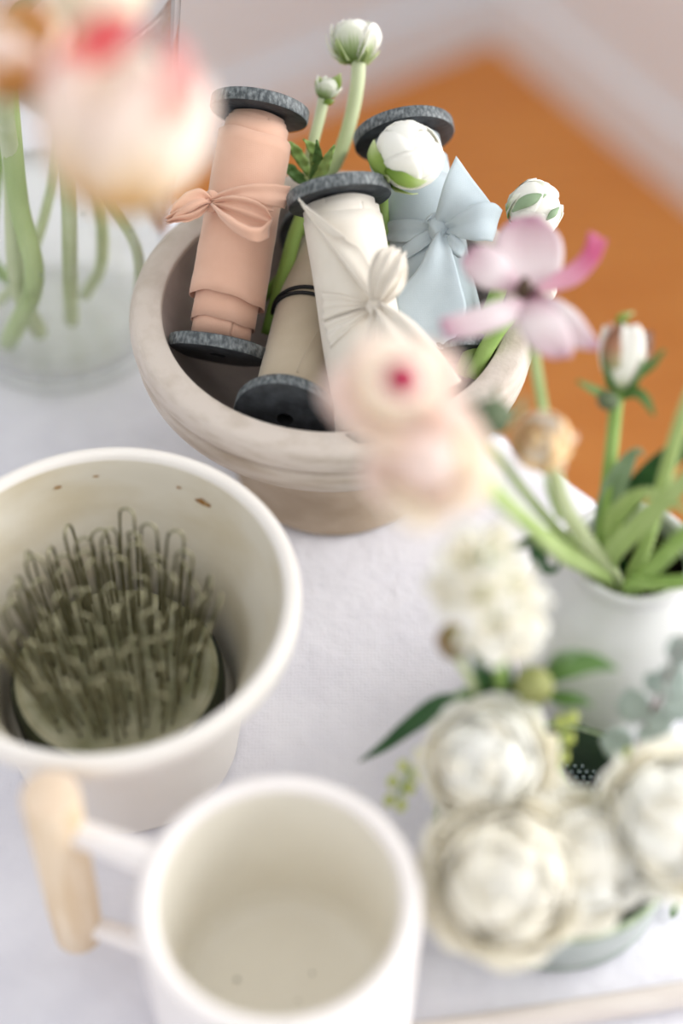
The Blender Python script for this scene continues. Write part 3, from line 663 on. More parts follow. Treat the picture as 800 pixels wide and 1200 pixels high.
FC = FB+Vector((0.000, 0.0, 0.0312))
fg = root('flower_frog', 'round flower frog with rows of looped wire in the cream bowl', 'flower frog', FC)
lathe('base', smooth_prof([(0.0002, 0.029), (0.040, 0.0285), (0.0485, 0.0265)], 14), FC, M['frog_base'], fg, 64)
lathe('base_side', smooth_prof([(0.0485, 0.0265), (0.0512, 0.022), (0.0515, 0.012), (0.0498, 0.002), (0.046, 0.0), (0.0002, 0.0004)], 18), FC, M['frog_edge'], fg, 64)
def loop_mesh(k):
    h = 0.052+0.004*k; wd = 0.0042
    L = [Vector((-wd*0.9, 0, 0)), Vector((-wd, 0, h*0.5)), Vector((-wd, 0.0006*k, h*0.86)), Vector((-wd*0.75, 0, h*0.965)), Vector((0, 0, h)), Vector((wd*0.75, 0, h*0.965)), Vector((wd, -0.0006*k, h*0.86)), Vector((wd*0.95, 0, h*0.5)), Vector((wd*0.8, 0, 0))]
    Pn = cat_rom(L, 22); V, Fc = tube_vf(Pn, [0.00075]*23, 6)
    me = bpy.data.meshes.new('wire_loop'); me.from_pydata([tuple(v) for v in V], [], Fc)
    me.polygons.foreach_set('use_smooth', [True]*len(me.polygons)); me.materials.append(M['wire']); return me
LM = [loop_mesh(k) for k in range(3)]
rr = random.Random(3)
for ri, (rad, n) in enumerate(((0.002, 1), (0.0100, 6), (0.018, 11), (0.0265, 16), (0.0330, 20), (0.0385, 23))):
    for k in range(n):
        a = 2*PI*k/n+ri*0.4
        o = link('wire_loop', rr.choice(LM), fg)
        o.location = (rad*math.cos(a), rad*math.sin(a), 0.027)
        lean = rr.uniform(-0.05, 0.08)+0.20*(rad/0.04)**2*(0.3+1.2*rr.random()); spin = a+PI/2+rr.uniform(-0.9, 0.9)
        tl = Vector((math.cos(a)*math.sin(lean), math.sin(a)*math.sin(lean), math.cos(lean)))
        q = Z.rotation_difference(tl)
        o.rotation_euler = (q.to_matrix() @ Matrix.Rotation(spin, 3, 'Z')).to_euler()

# ------------------------------------------------------------------ white mug with wooden grip
MC = Vector((-0.025, 0.3056, 0)); MZ = 0.118
mg = root('mug', 'white ceramic mug with a wooden dowel handle', 'mug', MC)
lathe('body', smooth_prof([(0.0488, 0.1150), (0.0500, 0.1175), (0.0526, 0.1186), (0.0556, 0.1176), (0.0571, 0.1148), (0.0572, 0.110), (0.0570, 0.06), (0.0562, 0.012), (0.0545, 0.003), (0.051, 0.0004), (0.04, 0.0002), (0.0002, 0.0004)], 50), MC, M['mug'], mg, 96)
lathe('inside', smooth_prof([(0.0002, 0.0240), (0.030, 0.0244), (0.040, 0.0262), (0.0448, 0.032), (0.0466, 0.042), (0.0482, 0.08), (0.0488, 0.1150)], 34), MC, M['mug_in'], mg, 96)
for (x, y, r) in ((-0.021, 0.006, 0.0011), (0.012, 0.009, 0.0008), (0.030, -0.017, 0.0009), (0.006, -0.004, 0.0006), (0.001, -0.012, 0.0006)):
    V = [MC+Vector((x+r*(0.7+.5*random.random())*math.cos(a*.628), y+r*(0.7+.5*random.random())*math.sin(a*.628), 0.0256)) for a in range(10)]
    mesh('glaze_speck', V, [tuple(range(10))], M['speck'], mg)
gT = P(58, 930, .692); gB = P(93, 1094, .776); gax = (gT-gB).normalized(); gl = (gT-gB).length
gr = lathe('handle_grip', [(0.0002, 0), (0.0098, 0.0), (0.0108, 0.001), (0.0116, 0.03), (0.0122, gl-0.003), (0.0118, gl-0.0008)], gB, M['beech'], mg, 40, axis=gax)
lathe('grip_end', [(0.0118, gl-0.0008), (0.0108, gl), (0.0002, gl+0.0004)], gB, M['beech_end'], gr, 40, axis=gax)
for f_, z_, r_ in ((0.80, 0.100, 0.0064), (0.10, 0.036, 0.0056)):
    a = gB+gax*(gl*f_); ctr = Vector((MC.x, MC.y, a.z)); dirm = (ctr-a).normalized()
    e = ctr - dirm*0.0545
    tube('handle_arm', [a+dirm*0.004, a+dirm*0.012, a.lerp(e, 0.6), e], [r_*0.95, r_*0.9, r_, r_*1.2], M['mug'], mg, n=12, seg=16)

# pale rod on the cloth beside the mug
rp = [PZ(470, 1216, .0062), PZ(600, 1197, .0062), PZ(760, 1172, .0062), PZ(930, 1144, .0062)]
rd = tube('wooden_rod', rp, 0.0058, M['rod'], None, n=16, seg=16)
tag(rd, 'pale wooden rod lying on the cloth in front of the green dish', 'rod')

# ------------------------------------------------------------------ glass vase with stems
VC = Vector((-0.168, 0.742, 0)); VH = 0.25
def vr(z): return 0.061+0.0245*(z/0.22)
vs = root('glass_vase', 'tall clear glass vase half filled with water', 'vase', VC)
gp = [(0.0002, 0.0012), (0.045, 0.0006), (0.057, 0.0010), (0.0605, 0.004)] + [(vr(z), z) for z in (0.02, 0.06, 0.12, 0.18, 0.22, VH-0.002)] + [(vr(VH)-0.0015, VH)] + [(vr(z)-0.003, z) for z in (VH-0.002, 0.2, 0.14, 0.08, 0.03, 0.016)] + [(0.050, 0.012), (0.03, 0.0115), (0.0002, 0.0115)]
lathe('glass', gp, VC, M['glass'], vs, 72)
WZ = 0.085
lathe('water', [(0.0002, 0.0125), (0.049, 0.013), (vr(0.02)-0.0036, 0.018), (vr(0.05)-0.0036, 0.05), (vr(WZ)-0.0036, WZ), (vr(WZ)-0.0050, WZ-0.0006), (0.0002, WZ-0.0006)], VC, M['water'], vs, 72)
def vase_pt(x, y, d): return P(x, y, d)
rnd = random.Random(5)
for k in range(26):
    a = math.radians(rnd.uniform(-150, -10)); z = rnd.uniform(0.09, 0.17); r = vr(z)-0.0034
    ball('water_drop', VC+Vector((r*math.cos(a), r*math.sin(a), z)), Vector((math.cos(a), math.sin(a), 0)), rnd.uniform(0.0008, 0.0018), M['drop'], vs, sq=0.6, n=6, k=8)

def inside_vase(x, y, z):
    return VC+Vector((x, y, z))
GV = 'flowers in the glass vase'
# big peach and pink bloom
L = [inside_vase(0.006, -0.010, 0.016), P(82, 320, .955), P(80, 210, .90), P(70, 120, .82), P(92, 105, .70), P(128, 118, .60)]
f = root('peach_tulip', 'large peach bloom with pink streaked petals leaning out of the glass vase', 'flower', L[0], GV)
stem(f, L, 0.0044, M['stem_pale'], 26)
c = P(146, 128, .575); ax = cv(0.12, 0.95, -0.28)
fr_ = frame(ax, UP)
R = 0.0285
for k in range(6):
    sphere_petal(f, c, fr_, R*1.0, 0.1, 2.0, 0.5+k*PI/3, 0.75, M['peach_petal'], 0.04, 0.0006, 1.22, point=0.25, thick=0.0006)
for k in range(5):
    sphere_petal(f, c, fr_, R*0.88, 0.1, 2.2, 0.1+k*2*PI/5, 0.7, M['pinktip_petal'] if k in (0, 2) else M['butter_petal'], 0.0, 0.0006, 1.3, point=0.25, thick=0.0006)
for k in range(4): sphere_petal(f, c, fr_, R*0.72, 0.1, 2.5, k*PI/2, 0.8, M['butter_petal'], 0, 0, 1.3)
# two loose petals with strong pink on the side towards the camera
leaf('petal', pts([(84, 72, .546), (104, 54, .540), (130, 38, .538), (160, 22, .54)]), (.003, .0074, .0070, .002), M['rose_petal'], f, fold=-0.15)
leaf('petal', pts([(190, 150, .552), (205, 110, .546), (208, 70, .548), (196, 40, .553)]), (.004, .0056, .0046, .001), M['palepink_petal'], f, fold=-0.15)
L = [inside_vase(-0.012, -0.02, 0.016), P(20, 330, .955), P(14, 200, .90), P(5, 130, .82), P(8, 90, .70), P(14, 62, .62)]
f = root('amber_bloom', 'amber-brown drooping bloom on a stem in the glass vase', 'flower', L[0], GV)
stem(f, L, 0.0048, M['stem_pale'], 26)
c = P(12, 46, .590); bloom(f, c, cv(0.1, 0.75, -0.6), 0.0205, M['amber_petal'], [(1.0, 1.7, 5, 0.15), (0.9, 2.0, 5, 0.05), (0.75, 2.3, 4, 0), (0.55, 2.6, 4, 0)], alt=[M['peach_petal']])
leaf('leaf', pts([(8, 90, .70), (40, 110, .63), (58, 118, .60), (62, 92, .59)]), (.002, .006, .006, .0005), M['leaf_grey'], f)
L = [inside_vase(0.012, 0.012, 0.016), P(120, 300, .99), P(112, 180, .95), P(106, 60, .86), P(108, 12, .72)]
f = root('butter_bloom', 'pale butter-yellow bloom above the vase rim', 'flower', L[0], GV)
stem(f, L, 0.0036, M['stem_pale'], 24)
c = P(112, -16, .64); bloom(f, c, cv(0.1, 0.9, -0.4), 0.019, M['butter_petal'], [(1.0, 1.8, 5, 0.12), (0.88, 2.1, 5, 0), (0.7, 2.5, 4, 0)])
# further stems that stand in the water
def bare(label, L, r, m, top):
    f = root('greenery_sprig', label, 'foliage', L[0], GV); stem(f, L, r, m, 24)
    leaf('leaf', [L[-1], L[-1]+Vector((0.01, -0.006, 0.018)), L[-1]+Vector((0.024, -0.012, 0.030))], (0.001, 0.005, 0.0003), M['leaf_grey'], f)
    return f
bare('thick pale green stem with a ragged node in the vase', [inside_vase(-0.03, -0.028, 0.016), P(40, 330, .94), P(22, 240, .91), P(12, 150, .87), P(4, 60, .83)], 0.0056, M['stem'], 0)
bare('slanting pale stem crossing the vase towards the bowl', [inside_vase(0.046, -0.02, 0.018), P(162, 300, .945), P(132, 240, .93), P(104, 190, .92), P(80, 120, .90)], 0.0032, M['stem_pale'], 0)
bare('slender pale stem crossing behind the thick green stem', [inside_vase(-0.04, 0.006, 0.016), P(30, 318, .97), P(58, 230, .955), P(72, 150, .94), P(84, 60, .93)], 0.0030, M['stem_pale'], 0)
bare('short green stem standing against the vase side', [inside_vase(-0.034, 0.024, 0.016), P(-12, 300, .99), P(-6, 210, .96), P(2, 120, .94), P(10, 40, .92)], 0.0044, M['stem_mid'], 0)

# ------------------------------------------------------------------ white pot with flowers
PC = Vector((0.133, 0.475, 0)); PH = 0.125
pt = root('pot', 'white glazed round-shouldered pot filled with cut flowers', 'pot', PC)
lathe('body', smooth_prof([(0.0252, 0.1225), (0.0262, 0.1245), (0.0280, 0.1250), (0.0294, 0.1238), (0.0296, 0.121), (0.0288, 0.1175), (0.0290, 0.114), (0.033, 0.108), (0.0405, 0.099), (0.0455, 0.086), (0.0472, 0.07), (0.0462, 0.05), (0.0425, 0.028), (0.037, 0.010), (0.0345, 0.003), (0.033, 0.0004), (0.0002, 0.0006)], 64), PC, M['pot'], pt, 80)
lathe('inside', smooth_prof([(0.0252, 0.1225), (0.0248, 0.116), (0.027, 0.108), (0.037, 0.096), (0.042, 0.08), (0.0420, 0.06), (0.03, 0.03), (0.0002, 0.02)], 30), PC, M['pot_in'], pt, 64)
lathe('water', [(0.0385, 0.0885), (0.0002, 0.0888)], PC, M['pot_water'], pt, 48)
def inpot(x, y, z=0.05): return PC+Vector((x, y, z))
GP = 'flowers in the white pot'
# mauve anemone
L = [inpot(0.010, 0.0, 0.05), P(722, 690, .800), P(690, 640, .775), P(655, 575, .765), P(640, 500, .760), P(628, 430, .758), P(622, 390, .756), P(618, 355, .754)]
f = root('anemone', 'wilting mauve and white anemone with a curled pink petal', 'flower', L[0], GP)
stem(f, L, 0.0027, M['stem'], 28)
d0 = .752
AP = [  # edge A, edge B (both from the base outwards), material, bulge
 ([(614, 345, d0), (590, 330, d0+.006), (580, 300, d0+.012), (582, 275, d0+.014), (598, 257, d0+.012)], [(630, 345, d0), (652, 330, d0+.006), (660, 300, d0+.012), (655, 275, d0+.014), (630, 252, d0+.012)], 'mauve_petal', -.003),
 ([(612, 346, d0), (585, 342, d0-.003), (560, 336, d0-.004), (545, 322, d0-.002), (540, 305, d0)], [(616, 342, d0), (602, 318, d0+.002), (590, 300, d0+.003), (572, 288, d0+.003), (552, 290, d0+.002)], 'mauve_petal', .004),
 ([(626, 344, d0), (650, 342, d0), (678, 332, d0-.002), (700, 308, d0-.004), (711, 282, d0-.004)], [(624, 338, d0), (648, 322, d0+.002), (668, 310, d0), (683, 294, d0-.003), (690, 270, d0-.004)], 'magenta_petal', .003),
 ([(612, 350, d0), (590, 350, d0-.010), (560, 360, d0-.018), (535, 368, d0-.024), (514, 374, d0-.028)], [(622, 352, d0), (612, 372, d0-.010), (590, 384, d0-.018), (552, 396, d0-.024), (520, 396, d0-.028)], 'mauve_petal', .003),
 ([(614, 350, d0), (604, 370, d0-.012), (612, 395, d0-.020), (625, 412, d0-.024), (640, 420, d0-.026)], [(630, 350, d0), (650, 362, d0-.010), (666, 385, d0-.017), (672, 405, d0-.022), (668, 420, d0-.025)], 'mauve_petal', .003),
 ([(622, 350, d0), (632, 372, d0-.008), (650, 394, d0-.014), (672, 408, d0-.018), (696, 412, d0-.020)], [(634, 346, d0), (652, 350, d0-.006), (676, 366, d0-.011), (692, 388, d0-.015), (704, 406, d0-.018)], 'mauve_petal', .003),
]
for A_, B_, mm, bu in AP: loft('petal', EL(A_), EL(B_), M[mm], f, n=16, mv=10, pleat=0.0008, freq=1.3, bulge=bu, env=lambda s: s)
ball('heart', P(613, 341, d0-.004), cv(0.1, 1, -0.5), 0.0032, M['stamen'], f, sq=1.9, lump=0.1)
for k in range(14):
    a = 2*PI*k/14; b0 = P(617, 346, d0-.004)
    tube('stamen', [b0, b0+cv(math.cos(a), 0.5+0.3*math.sin(a), -0.4)*0.0055], 0.0005, M['stamen'], f, n=3, seg=5)
# dried bud
L = [inpot(-0.002, 0.012, 0.05), P(704, 645, .790), P(709, 590, .778), P(717, 520, .770), P(722, 470, .766), P(727, 445, .765)]
f = root('dried_bud', 'shrivelled cream and brown bud with spreading green bracts', 'flower', L[0], GP)
stem(f, L, 0.0031, M['stem_mid'], 22)
c = P(732, 412, .764); ax = cv(0.1, 1, 0.05)
bloom(f, c, ax, 0.0110, M['dried_petal'], [(1.0, 2.2, 4, 0.06), (0.85, 2.4, 4, 0.1), (0.7, 2.7, 3, 0.1)], sq=1.5, ruf=0.14, alt=[M['dried_petal'], M['dried_petal'], M['brown_petal'], M['white_petal']])
sepals(f, c, ax, 0.0112, 4, 1.3, M['leaf'], 0.3, 0.1, 1.55)
leaf('bract', pts([(726, 456, .765), (745, 440, .760), (762, 428, .756), (778, 410, .752)]), (.0014, .0022, .0020, .0008), M['leaf'], f, n=10)
leaf('bract', pts([(722, 462, .765), (708, 462, .760), (694, 456, .756), (676, 446, .752)]), (.0014, .0020, .0018, .0006), M['leaf'], f, n=10)
leaf('bract', pts([(726, 466, .765), (745, 460, .758), (757, 470, .754), (766, 487, .752)]), (.0014, .0024, .0022, .0006), M['leaf'], f, n=10)
leaf('bract', pts([(712, 440, .762), (708, 420, .760), (707, 405, .760)]), (.0016, .0016, .0004), M['leaf'], f, n=8)
leaf('petal', pts([(722, 432, .752), (717, 415, .750), (719, 396, .751), (728, 380, .753)]), (.002, .0042, .0036, .0006), M['brown_petal'], f, n=8, fold=-0.3)
ball('bract_knob', P(712, 470, .758), cv(-1, 0.4, 0), 0.0042, M['dark_bud'], f, sq=1.2)
leaf('bract', pts([(730, 385, .762), (728, 374, .760), (742, 366, .758)]), (.002, .0024, .0004), M['sepal'], f, n=8)
# apricot bud
L = [inpot(0.004, -0.008, 0.055), P(724, 685, .788), P(692, 642, .762), P(664, 598, .742), P(652, 560, .730), P(645, 540, .726)]
f = root('ranunculus', 'apricot ranunculus bud facing out of the white pot', 'flower', L[0], GP)
stem(f, L, [0.0030, 0.0034, 0.0040, 0.0038, 0.0030, 0.0028], M['stem_pale'], 22)
c = P(634, 517, .718); ax = cv(-0.45, 0.2, -0.85)
bloom(f, c, ax, 0.0128, M['apricot_petal'], [(1.0, 2.0, 5, 0.02), (0.93, 2.2, 5, 0), (0.82, 2.4, 4, 0), (0.68, 2.55, 4, 0), (0.5, 2.6, 3, 0)], alt=[M['butter_petal'], M['apricot_petal']])
sepals(f, c, ax, 0.0130, 5, 1.1, M['blush_petal'], 0.4, 0.12)
leaf('leaf', pts([(655, 608, .744), (646, 585, .738), (640, 565, .735), (636, 548, .733)]), (.0012, .0013, .0012, .0003), M['stem'], f, n=8)
# blush blooms
L = [inpot(-0.010, -0.010, 0.06), P(706, 681, .778), P(648, 636, .742), P(595, 590, .700), P(555, 545, .665), P(515, 490, .625), P(490, 466, .612)]
f = root('ranunculus', 'cream ranunculus with a crimson heart in front of the ivory spool', 'flower', L[0], GP)
stem(f, L, 0.0031, M['stem'], 28)
c = P(466, 446, .600); ax = cv(0.05, 0.35, -0.9)
bloom(f, c, ax, 0.0180, M['butter_petal'], [(1.15, 1.3, 5, 0.3), (0.98, 1.4, 5, 0.18), (0.75, 1.6, 4, 0.05)], ruf=0.06, alt=[M['blush_petal']])
ball('heart', P(471, 444, .584), ax, 0.0068, M['crimson'], f, sq=0.6, lump=0.1)
L = [inpot(-0.014, -0.006, 0.06), P(712, 685, .780), P(656, 650, .738), P(606, 604, .690), P(565, 570, .650), P(530, 555, .622)]
f = root('ranunculus', 'blush pink ranunculus below the crimson-hearted bloom', 'flower', L[0], GP)
stem(f, L, 0.0030, M['stem'], 24)
c = P(500, 540, .607); ax = cv(-0.15, 0.15, -1)
bloom(f, c, ax, 0.0170, M['blush_petal'], [(1.15, 1.4, 5, 0.25), (0.95, 1.6, 5, 0.1), (0.7, 1.9, 4, 0.0)], ruf=0.06, alt=[M['blush_petal'], M['butter_petal']])
# dark bud
L = [inpot(-0.006, 0.004, 0.06), P(715, 672, .795), P(664, 632, .765), P(614, 576, .735), P(580, 530, .716), P(556, 506, .708), P(562, 494, .706)]
f = root('seed_bud', 'dark green spent bud with thin bristles beside the apricot bud', 'flower', L[0], GP)
stem(f, L, 0.0021, M['stem'], 26)
c = P(573, 490, .705); ball('bud', c, cv(1, 0.2, -0.2), 0.0080, M['dark_bud'], f, sq=1.2, lump=0.08)
sepals(f, c, cv(1, 0.2, -0.2), 0.0088, 5, 1.7, M['leaf_dark'], 0.35, 0.15, 1.2)
leaf('bristle', pts([(582, 484, .703), (582, 466, .702), (580, 450, .702)]), (.0010, .0010, .0002), M['leaf_dark'], f, n=6)
leaf('bristle', pts([(600, 492, .703), (612, 476, .702), (614, 462, .702)]), (.0010, .0012, .0003), M['leaf_grey'], f, n=6)
# leaves and stems leaning to the right
L = [inpot(0.006, -0.010, 0.06), P(738, 684, .792), P(756, 640, .775), P(776, 570, .755), P(800, 490, .735), P(838, 400, .715)]
f = root('ranunculus', 'tall straight stem with a white bud leaning out of the pot', 'flower', L[0], GP)
stem(f, L, 0.0035, M['stem'], 20)
bloom(f, P(850, 372, .708), cv(0.4, 1, 0), 0.012, M['white_petal'], GLOBE)
f = root('leaf_sprig', 'broad bright green leaf arching over the pot rim', 'leaf', inpot(0.0, -0.012, 0.06), GP)
leaf('leaf', [inpot(-0.002, -0.010, 0.06), P(715, 690, .785), P(712, 655, .770), P(748, 615, .750), P(785, 580, .735), P(820, 545, .72)], (.002, .0036, .0046, .0048, .0044, .003), M['stem'], f, n=20, fold=0.3)
f = root('leaf_sprig', 'dark green strap leaf rising behind the bright green leaf', 'leaf', inpot(0.012, 0.006, 0.06), GP)
leaf('leaf', [inpot(0.008, 0.008, 0.06), P(722, 620, .790), P(738, 585, .778), P(765, 552, .765), P(800, 524, .750), P(830, 505, .74)], (.002, .0034, .0052, .0054, .0046, .002), M['leaf_dark'], f, n=20, fold=0.3)
f = root('leaf_sprig', 'grey-green folded leaf with a curled tip beside the dried bud', 'leaf', inpot(-0.008, 0.012, 0.06), GP)
leaf('leaf', [inpot(-0.006, 0.012, 0.06), P(706, 625, .788), P(716, 580, .776), P(732, 545, .768), P(746, 528, .764), P(754, 534, .760)], (.002, .0042, .0058, .0040, .0016, .0004), M['leaf_grey'], f, n=20, fold=0.55)
f = root('leaf_sprig', 'pale green leaf bending over its own tip in the pot', 'leaf', inpot(0.002, 0.0, 0.06), GP)
leaf('leaf', [inpot(0.0, 0.004, 0.06), P(716, 625, .776), P(732, 592, .760), P(756, 578, .748), P(780, 585, .738), P(806, 600, .730)], (.002, .0040, .0042, .0028, .0022, .001), M['stem'], f, n=20, fold=0.3)
L = [inpot(0.002, -0.016, 0.06), P(742, 690, .776), P(768, 662, .756), P(800, 630, .735), P(840, 590, .715)]
f = root('ranunculus', 'stout green stem with a white bloom leaning over the pot side', 'flower', L[0], GP)
stem(f, L, 0.0040, M['stem_mid'], 18)
bloom(f, P(856, 574, .708), cv(0.8, 0.7, -0.2), 0.013, M['white_petal'], GLOBE)
L = [inpot(0.006, -0.018, 0.07), P(735, 690, .770), P(765, 684, .760), P(800, 682, .752), P(850, 676, .745)]
f = root('ranunculus', 'low green stem with a closed bud crossing the pot rim', 'flower', L[0], GP)
stem(f, L, 0.0032, M['stem_mid'], 18)
bloom(f, P(864, 672, .743), cv(1, 0.2, -0.2), 0.008, M['stripe_petal'], GLOBE[:3])
f = root('leaf_sprig', 'curled dark leaf hooked over the side of the pot', 'leaf', inpot(-0.02, -0.006, 0.09), GP)
leaf('leaf', [inpot(-0.018, -0.004, 0.09), P(668, 640, .775), P(645, 632, .765), P(630, 645, .760), P(636, 664, .757), P(650, 668, .755), P(656, 658, .755)], (.002, .003, .0044, .0042, .0026, .0014, .0004), M['leaf_dark'], f, n=22, fold=0.4)
leaf('leaf', [P(640, 630, .766), P(618, 636, .760), P(602, 640, .756), P(586, 636, .752)], (.0012, .0026, .0018, .0002), M['leaf_dark'], f, n=12)

# ------------------------------------------------------------------ green dish with pin holder and white flowers
DC = Vector((0.099, 0.380, 0))
ds = root('green_dish', 'low dark green glazed dish holding a pin holder and white flowers', 'dish', DC)
lathe('dish_outside', smooth_prof([(0.0575, 0.0385), (0.0572, 0.03), (0.0555, 0.014), (0.0525, 0.004), (0.050, 0.0004), (0.0002, 0.0006)], 24), DC, M['dish_out'], ds, 80)
lathe('rim', smooth_prof([(0.0535, 0.0385), (0.0545, 0.0405), (0.0562, 0.0408), (0.0575, 0.0385)], 8), DC, M['dish_rim'], ds, 80)
lathe('dish_inside', smooth_prof([(0.0002, 0.0060), (0.035, 0.0062), (0.046, 0.009), (0.0515, 0.02), (0.0535, 0.0385)], 20), DC, M['dish'], ds, 80)
KC = DC+Vector((0.008, 0.012, 0.0068))
kz = root('pin_holder', 'round dark metal pin holder with dense needles in the green dish', 'flower frog', KC)
lathe('base', [(0.0002, 0), (0.031, 0.0), (0.0325, 0.001), (0.0325, 0.0055), (0.0315, 0.0065), (0.0002, 0.0065)], KC, M['lead'], kz, 48)
V = []; Fc = []
sp_ = 0.0036
for i in range(-10, 11):
    for j in range(-11, 12):
        x = (i+0.5*(j % 2))*sp_; y = j*sp_*0.87
        if x*x+y*y > 0.0305**2: continue
        b = len(V); c = KC+Vector((x, y, 0.006))
        for k in range(5):
            a = 2*PI*k/5
            for r, z in ((0.0009, 0), (0.0009, 0.010), (0.0010, 0.0125)): V.append(c+Vector((r*math.cos(a), r*math.sin(a), z)))
        V.append(c+Z*0.0134)
        for k in range(5):
            a_ = b+k*3; n_ = b+((k+1) % 5)*3
            Fc += [(a_, n_, n_+1, a_+1), (a_+1, n_+1, n_+2, a_+2), (a_+2, n_+2, b+15)]
nd = mesh('needles', V, Fc, M['needle'], kz); nd['kind'] = 'stuff'
def onpins(x, y): return KC+Vector((x, y, 0.0185))
GD = 'white flowers in the green dish'
def rose(label, c, ax, R, b, m, lay=OPEN, alt=None, ruf=0.025):
    f = root('garden_rose', label, 'flower', b, GD)
    e = c-ax*R*0.9
    stem(f, [b, b.lerp(e, 0.5)+Vector((0, 0, -0.008)), e], 0.0028, M['stem_mid'], 10)
    bloom(f, c, ax, R, m, lay, ruf=ruf, alt=alt)
    sepals(f, c, ax, R*1.02, 5, 0.8, M['sepal'], 0.3, 0.05)
    return f
rose('fullest cream-white bloom with a pale green heart over the dish front', P(596, 1030, .690), cv(0.0, 0.12, -1), 0.0290, onpins(-0.018, -0.014), M['cream_petal'])
rose('cream-white bloom beside the green-hearted bloom on the dish rim', P(690, 1010, .702), cv(0.3, 0.15, -1), 0.0235, onpins(0.004, -0.020), M['cream_petal'], alt=[M['white_petal']])
rose('pure white ruffled bloom beneath the dark buds and long leaf', P(566, 888, .708), cv(-0.3, 0.4, -0.8), 0.0235, onpins(-0.020, 0.004), M['white_petal'], alt=[M['cream_petal']])
rose('small white bloom tucked between the larger blooms', P(622, 945, .715), cv(-0.1, 0.5, -0.8), 0.0165, onpins(-0.010, 0.0), M['white_petal'])
rose('cream bloom next to the grey eucalyptus sprig', P(798, 958, .700), cv(0.3, 0.3, -0.9), 0.0265, onpins(0.022, -0.004), M['cream_petal'], alt=[M['white_petal']], ruf=0.05)
# white stock spike
L = [onpins(-0.016, 0.014), P(590, 840, .750), P(585, 770, .700), P(580, 710, .665), P(572, 650, .640)]
f = root('white_stock', 'tall spike of loose white florets rising from the green dish', 'flower', L[0], GD)
stem(f, L, 0.0028, M['stem_mid'], 20)
rs = random.Random(11)
for q, (x, y, d) in enumerate(((545, 650, .640), (575, 640, .645), (528, 690, .650), (562, 694, .640), (600, 690, .655), (616, 720, .660), (580, 730, .652), (606, 762, .668), (570, 756, .668), (556, 668, .655))):
    c = P(x, y, d); ax = (c-P(580, 700, .68)).normalized()
    st = tube('floret_stalk', [P(580, 715, .668), c-ax*0.004], 0.0010, M['stem'], f, n=4, seg=6)
    frm = frame(ax)
    for k in range(4): sphere_petal(f, c, frm, 0.0088, 0.25, 1.75, k*PI/2+q, 0.78, M['white_petal'], 0.35, 0.0010, 0.7, nu=6, nv=6)
    for k in range(3): sphere_petal(f, c, frm, 0.0062, 0.2, 2.1, k*2.1+q, 0.9, M['cream_petal'], 0.15, 0.0010, 0.8, nu=6, nv=6)
# buds and leaves
L = [onpins(-0.022, 0.012), P(572, 850, .750), P(552, 800, .720), P(535, 768, .704)]
f = root('flower_bud', 'brownish green closed bud beside the white stock spike', 'flower', L[0], GD)
stem(f, L, 0.0020, M['stem_pale'], 14)
c = P(530, 750, .698); ball('bud', c, cv(-0.2, 1, -0.2), 0.0060, M['brown_bud'], f, sq=1.25)
sepals(f, c, cv(-0.2, 1, -0.2), 0.0062, 4, 1.8, M['brown_bud'], 0.5, 0.05, 1.25)
L = [onpins(-0.008, 0.018), P(612, 860, .755), P(620, 830, .735)]
f = root('flower_bud', 'round olive bud above the small white bloom', 'flower', L[0], GD)
stem(f, L, 0.0022, M['stem_mid'], 12)
c = P(625, 802, .718); ball('bud', c, cv(0.1, 1, -0.2), 0.0082, M['olive_bud'], f, sq=0.95)
sepals(f, c, cv(0.1, 1, -0.2), 0.0085, 5, 1.4, M['olive_bud'], 0.4, 0.05, 0.95)
f = root('leaf_sprig', 'long dark green pointed leaf reaching over the cloth', 'leaf', onpins(-0.024, 0.014), GD)
stem(f, [onpins(-0.024, 0.014), P(570, 835, .752), P(540, 820, .738)], 0.0016, M['stem_mid'], 8)
leaf('leaf', pts([(545, 818, .738), (515, 826, .742), (480, 850, .750), (450, 874, .756), (420, 893, .760)]), (.0018, .0046, .0038, .0024, .0002), M['leaf_dark'], f, n=18, fold=0.3)
f = root('leaf_sprig', 'tuft of narrow green leaves below the white stock spike', 'leaf', onpins(-0.012, 0.016), GD)
for Lf, W in ((((588, 830, .740), (575, 800, .722), (560, 775, .708), (548, 760, .70)), (.002, .0036, .003, .0003)),
              (((590, 830, .740), (590, 800, .720), (586, 775, .706), (578, 755, .698)), (.002, .0038, .003, .0003)),
              (((592, 832, .742), (605, 810, .730), (612, 795, .722), (618, 780, .716)), (.002, .0034, .003, .0003)),
              (((586, 834, .742), (565, 822, .732), (548, 812, .724), (528, 818, .718)), (.0014, .0030, .0024, .0004)),
              (((586, 830, .742), (572, 810, .728), (552, 795, .72), (540, 785, .716)), (.002, .0034, .003, .0003))):
    leaf('leaf', pts(Lf), W, M['leaf_dark'] if W[1] > .0035 else M['leaf'], f, n=12, fold=0.3)
stem(f, [onpins(-0.012, 0.016), P(588, 838, .744)], 0.0014, M['stem_mid'], 6)
f = root('leaf_sprig', 'pale edged green leaf lying towards the white pot', 'leaf', onpins(0.0, 0.02), GD)
stem(f, [onpins(0.0, 0.02), P(630, 840, .750), P(638, 800, .730)], 0.0014, M['stem_mid'], 8)
leaf('leaf', pts([(636, 802, .730), (660, 784, .722), (690, 776, .718), (724, 784, .716)]), (.0014, .0046, .0044, .0004), M['leaf'], f, n=14, fold=0.3)
leaf('leaf', pts([(638, 800, .731), (650, 778, .724), (662, 768, .720), (678, 762, .716)]), (.001, .003, .0026, .0003), M['leaf_grey'], f, n=12, fold=0.3)
leaf('leaf', pts([(634, 812, .734), (660, 818, .728), (676, 820, .724), (694, 826, .722)]), (.001, .0034, .0026, .0003), M['leaf'], f, n=12, fold=0.3)
